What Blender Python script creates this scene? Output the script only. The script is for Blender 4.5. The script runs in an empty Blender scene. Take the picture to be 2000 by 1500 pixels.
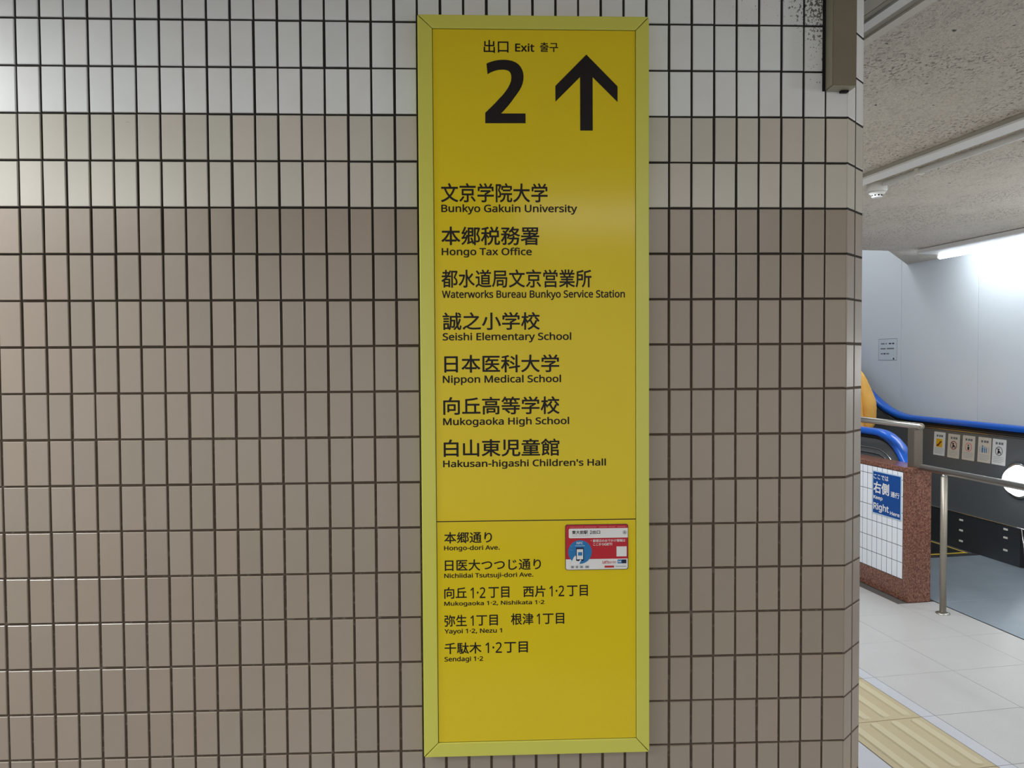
import bpy, bmesh, math, random
from mathutils import Matrix, Vector
random.seed(7)
SC = bpy.context.scene
COL = SC.collection
R = math.radians

# ------------------------------------------------------------------ camera
F_PX = 1500.0
cam_d = bpy.data.cameras.new('camera')
cam_d.sensor_fit = 'HORIZONTAL'
cam_d.sensor_width = 36.0
cam_d.lens = 36.0 * F_PX / 2000.0
cam_d.clip_start = 0.05
cam = bpy.data.objects.new('camera', cam_d)
COL.objects.link(cam)
EYE = Vector((0.988, -1.6891, 1.51))
yaw, pitch, roll = 0.0373, -0.0297, -0.0059
fw = Vector((math.sin(yaw) * math.cos(pitch), math.cos(yaw) * math.cos(pitch), math.sin(pitch)))
r0 = Vector((math.cos(yaw), -math.sin(yaw), 0))
u0 = r0.cross(fw)
rt = r0 * math.cos(roll) + u0 * math.sin(roll)
up = u0 * math.cos(roll) - r0 * math.sin(roll)
cam.matrix_world = Matrix(((rt.x, up.x, -fw.x, EYE.x), (rt.y, up.y, -fw.y, EYE.y),
                           (rt.z, up.z, -fw.z, EYE.z), (0, 0, 0, 1)))
SC.camera = cam

# ------------------------------------------------------------------ world and exposure
w = bpy.data.worlds.new('world')
SC.world = w
w.use_nodes = True
w.node_tree.nodes['Background'].inputs[0].default_value = (0.97, 0.98, 1.0, 1)
w.node_tree.nodes['Background'].inputs[1].default_value = 0.90
SC.view_settings.view_transform = 'Standard'
SC.view_settings.look = 'None'
SC.view_settings.gamma = 1.0
SC.view_settings.use_curve_mapping = False
SC.view_settings.exposure = -0.10

H_CEIL = 2.37
# soft area lights out of view: luminaires of the hall, plus some added fill
def area(name, loc, size, power, col=(1, 0.98, 0.94), rot=(0, 0, 0)):
    d = bpy.data.lights.new(name, 'AREA')
    d.shape = 'RECTANGLE'
    d.size, d.size_y = size
    d.energy = power
    d.color = col
    o = bpy.data.objects.new(name, d)
    o.location = loc
    o.rotation_euler = rot
    COL.objects.link(o)
area('unseen_hall_light', (-1.5, -2.0, 2.30), (2.2, 0.5), 38)
area('unseen_hall_light', (1.9, -2.6, 2.30), (1.4, 0.6), 16)  # added fill to brighten the sign wall on the right
area('unseen_hall_light', (-1.0, -0.42, 2.335), (1.2, 0.10), 36, (0.92, 0.97, 1.0))
area('unseen_hall_light', (2.70, 2.3, 2.32), (0.3, 2.4), 52, (0.90, 0.95, 1.0))  # added fill for the white tiles of the low wall, hidden behind the column
area('shaft_light', (3.9, 5.6, 4.3), (0.5, 1.4), 30, (0.93, 0.97, 1.0))
def lamp(name, loc, power, radius, col):
    d = bpy.data.lights.new(name, 'POINT')
    d.energy = power; d.shadow_soft_size = radius; d.color = col
    o = bpy.data.objects.new(name, d); o.location = loc
    COL.objects.link(o)
lamp('added_fill_light', (4.6, -1.2, 1.80), 42, 0.16, (0.97, 0.99, 1.0))  # unseen point fill, added to brighten the ceiling and hall
lamp('added_fill_light', (4.35, 1.95, 1.45), 19, 0.16, (0.96, 0.98, 1.0))  # second added fill, out of view above the landing

# ------------------------------------------------------------------ helpers
def srgb(r, g, b):
    f = lambda c: (c / 255 / 12.92) if c / 255 <= 0.04045 else ((c / 255 + 0.055) / 1.055) ** 2.4
    return (f(r), f(g), f(b), 1.0)

class NT:
    """small node helper"""
    def __init__(s, name):
        s.m = bpy.data.materials.new(name)
        s.m.use_nodes = True
        s.t = s.m.node_tree
        s.b = s.t.nodes['Principled BSDF']
    def n(s, kind, **kw):
        x = s.t.nodes.new(kind)
        for k, v in kw.items():
            setattr(x, k, v)
        return x
    def link(s, a, b):
        s.t.links.new(a, b)
    def math(s, op, a, b=None, c=None, clamp=False):
        x = s.n('ShaderNodeMath', operation=op)
        x.use_clamp = clamp
        for i, v in enumerate((a, b, c)):
            if v is None: continue
            if isinstance(v, (int, float)): x.inputs[i].default_value = v
            else: s.link(v, x.inputs[i])
        return x.outputs[0]
    def mix(s, fac, a, b, mode='MIX'):
        x = s.n('ShaderNodeMix', data_type='RGBA', blend_type=mode)
        for i, v in ((0, fac), (6, a), (7, b)):
            if isinstance(v, (int, float, tuple)): x.inputs[i].default_value = v
            else: s.link(v, x.inputs[i])
        return x.outputs[2]
    def pos(s, scale=(1, 1, 1)):
        g = s.n('ShaderNodeNewGeometry')
        v = s.n('ShaderNodeVectorMath', operation='MULTIPLY')
        s.link(g.outputs['Position'], v.inputs[0])
        v.inputs[1].default_value = scale
        return v.outputs[0]
    def noise(s, vec, scale, detail=2.0, rough=0.5):
        x = s.n('ShaderNodeTexNoise')
        x.inputs['Scale'].default_value = scale
        x.inputs['Detail'].default_value = detail
        x.inputs['Roughness'].default_value = rough
        s.link(vec, x.inputs['Vector'])
        return x.outputs['Fac']
    def step(s, v, lo, hi):
        x = s.n('ShaderNodeMapRange')
        x.interpolation_type = 'SMOOTHSTEP'
        s.link(v, x.inputs[0])
        x.inputs[1].default_value, x.inputs[2].default_value = lo, hi
        return x.outputs[0]
    def bump(s, h, dist, strength=1.0):
        x = s.n('ShaderNodeBump')
        x.inputs['Strength'].default_value = strength
        x.inputs['Distance'].default_value = dist
        s.link(h, x.inputs['Height'])
        s.link(x.outputs[0], s.b.inputs['Normal'])
    def set(s, col=None, rough=None, metal=None, spec=None):
        for k, v in (('Base Color', col), ('Roughness', rough), ('Metallic', metal), ('Specular IOR Level', spec)):
            if v is None: continue
            if isinstance(v, (int, float, tuple)): s.b.inputs[k].default_value = v
            else: s.link(v, s.b.inputs[k])
        return s.m

def plain(name, rgb, rough=0.5, metal=0.0, var=0.06, scale=30.0, spec=0.5, bump=0.0):
    k = NT(name)
    p = k.pos()
    f = k.noise(p, scale, 3)
    c = srgb(*rgb)
    c0 = tuple(max(0, v * (1 - var)) for v in c[:3]) + (1,)
    c1 = tuple(min(1, v * (1 + var)) for v in c[:3]) + (1,)
    k.set(k.mix(f, c0, c1), rough, metal, spec)
    if bump: k.bump(f, bump)
    return k.m

def emit(name, rgb, strength):
    k = NT(name)
    k.set(srgb(*rgb), 0.4)
    k.b.inputs['Emission Color'].default_value = srgb(*rgb)
    k.b.inputs['Emission Strength'].default_value = strength
    return k.m

class MB:
    """collects shapes into one mesh"""
    def __init__(s): s.v, s.f, s.sm = [], [], []
    def add(s, vs, fs, smooth=False):
        o = len(s.v)
        s.v += [tuple(v) for v in vs]
        s.f += [tuple(i + o for i in f) for f in fs]
        s.sm += [smooth] * len(fs)
        return s
    def box(s, a, b):
        x0, y0, z0 = a; x1, y1, z1 = b
        vs = [(x0,y0,z0),(x1,y0,z0),(x1,y1,z0),(x0,y1,z0),(x0,y0,z1),(x1,y0,z1),(x1,y1,z1),(x0,y1,z1)]
        return s.add(vs, [(0,3,2,1),(4,5,6,7),(0,1,5,4),(1,2,6,5),(2,3,7,6),(3,0,4,7)])
    def prism(s, pts, z0, z1):
        n = len(pts)
        vs = [(p[0], p[1], z0) for p in pts] + [(p[0], p[1], z1) for p in pts]
        fs = [tuple(range(n))[::-1], tuple(range(n, 2 * n))]
        fs += [(i, (i + 1) % n, n + (i + 1) % n, n + i) for i in range(n)]
        return s.add(vs, fs)
    def tube(s, path, rad, n=16, caps=True, prof=None, closed=False):
        """sweep a circle (or profile of (u, v) pairs: u sideways, v 'up') along a path"""
        P = [Vector(p) for p in path]
        rings = []
        ref = Vector((0, 0, 1))
        for i, p in enumerate(P):
            t = (P[min(i + 1, len(P) - 1)] - P[max(i - 1, 0)]).normalized()
            if prof is None:
                a = t.cross(ref)
                if a.length < 1e-3: a = t.cross(Vector((0, 1, 0)))
            else:
                a = Vector((1, 0, 0))
            a.normalize(); b = a.cross(t).normalized()
            r = rad[i] if isinstance(rad, (list, tuple)) else rad
            pts = prof or [(math.cos(2 * math.pi * k / n), math.sin(2 * math.pi * k / n)) for k in range(n)]
            rings.append([p + a * (u * (r if prof is None else 1)) + b * (v * (r if prof is None else 1)) for u, v in pts])
        m = len(rings[0])
        vs = [v for r_ in rings for v in r_]
        fs = [(i * m + k, i * m + (k + 1) % m, (i + 1) * m + (k + 1) % m, (i + 1) * m + k)
              for i in range(len(rings) - 1) for k in range(m)]
        s.add(vs, fs, True)
        if caps:
            s.add(rings[0], [tuple(range(m))]); s.add(rings[-1], [tuple(range(m))[::-1]])
        return s
    def lathe(s, prof, n=24, c=(0, 0, 0), axis='z'):
        vs = []
        for r_, h in prof:
            for k in range(n):
                a = 2 * math.pi * k / n
                x, y = r_ * math.cos(a), r_ * math.sin(a)
                vs.append({'z': (c[0] + x, c[1] + y, c[2] + h), 'x': (c[0] + h, c[1] + x, c[2] + y)}[axis])
        fs = [(i * n + k, i * n + (k + 1) % n, (i + 1) * n + (k + 1) % n, (i + 1) * n + k)
              for i in range(len(prof) - 1) for k in range(n)]
        return s.add(vs, fs, True)
    def mesh(s, name, mat):
        me = bpy.data.meshes.new(name)
        me.from_pydata(s.v, [], s.f)
        me.polygons.foreach_set('use_smooth', s.sm)
        if mat: me.materials.append(mat)
        me.update()
        return me

def fix_normals(me):
    b = bmesh.new(); b.from_mesh(me)
    bmesh.ops.remove_doubles(b, verts=b.verts, dist=1e-6)
    bmesh.ops.recalc_face_normals(b, faces=b.faces)
    b.to_mesh(me); b.free()

def link(name, me, parent=None, mw=None):
    o = bpy.data.objects.new(name, me)
    COL.objects.link(o)
    if parent is not None: o.parent = parent
    if mw is not None: o.matrix_local = mw
    return o

def obj(name, mb, mat, parent=None, mw=None, bevel=0.0, seg=2):
    me = mb.mesh(name, mat)
    fix_normals(me)
    o = link(name, me, parent, mw)
    if bevel:
        m = o.modifiers.new('bevel', 'BEVEL')
        m.width = bevel; m.segments = seg; m.limit_method = 'ANGLE'; m.angle_limit = R(40)
    return o

def tag(o, label=None, cat=None, group=None, kind=None):
    for k, v in (('label', label), ('category', cat), ('group', group), ('kind', kind)):
        if v: o[k] = v
    return o

def thing(name, label, cat, mw, group=None):
    o = bpy.data.objects.new(name, None)
    o.empty_display_size = 0.05
    COL.objects.link(o)
    o.matrix_world = mw
    return tag(o, label, cat, group)

T = Matrix.Translation
# frame of the escalator hall: x across (a), y away (b); turned 8 degrees against the sign wall
ORG = Vector((3.60129, 2.92325, 0.0))
LM = T(ORG) @ Matrix.Rotation(R(8.0), 4, 'Z')
def at(a, b, z=0.0): return LM @ T((a, b, z))
K = (H_CEIL - 1.51) / 0.87
def ca(a): return (a + 3.2298) * K - 3.2298        # ceiling features, measured for a slab at 2.38 m
def cb(b): return (b + 4.2038) * K - 4.2038

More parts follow.
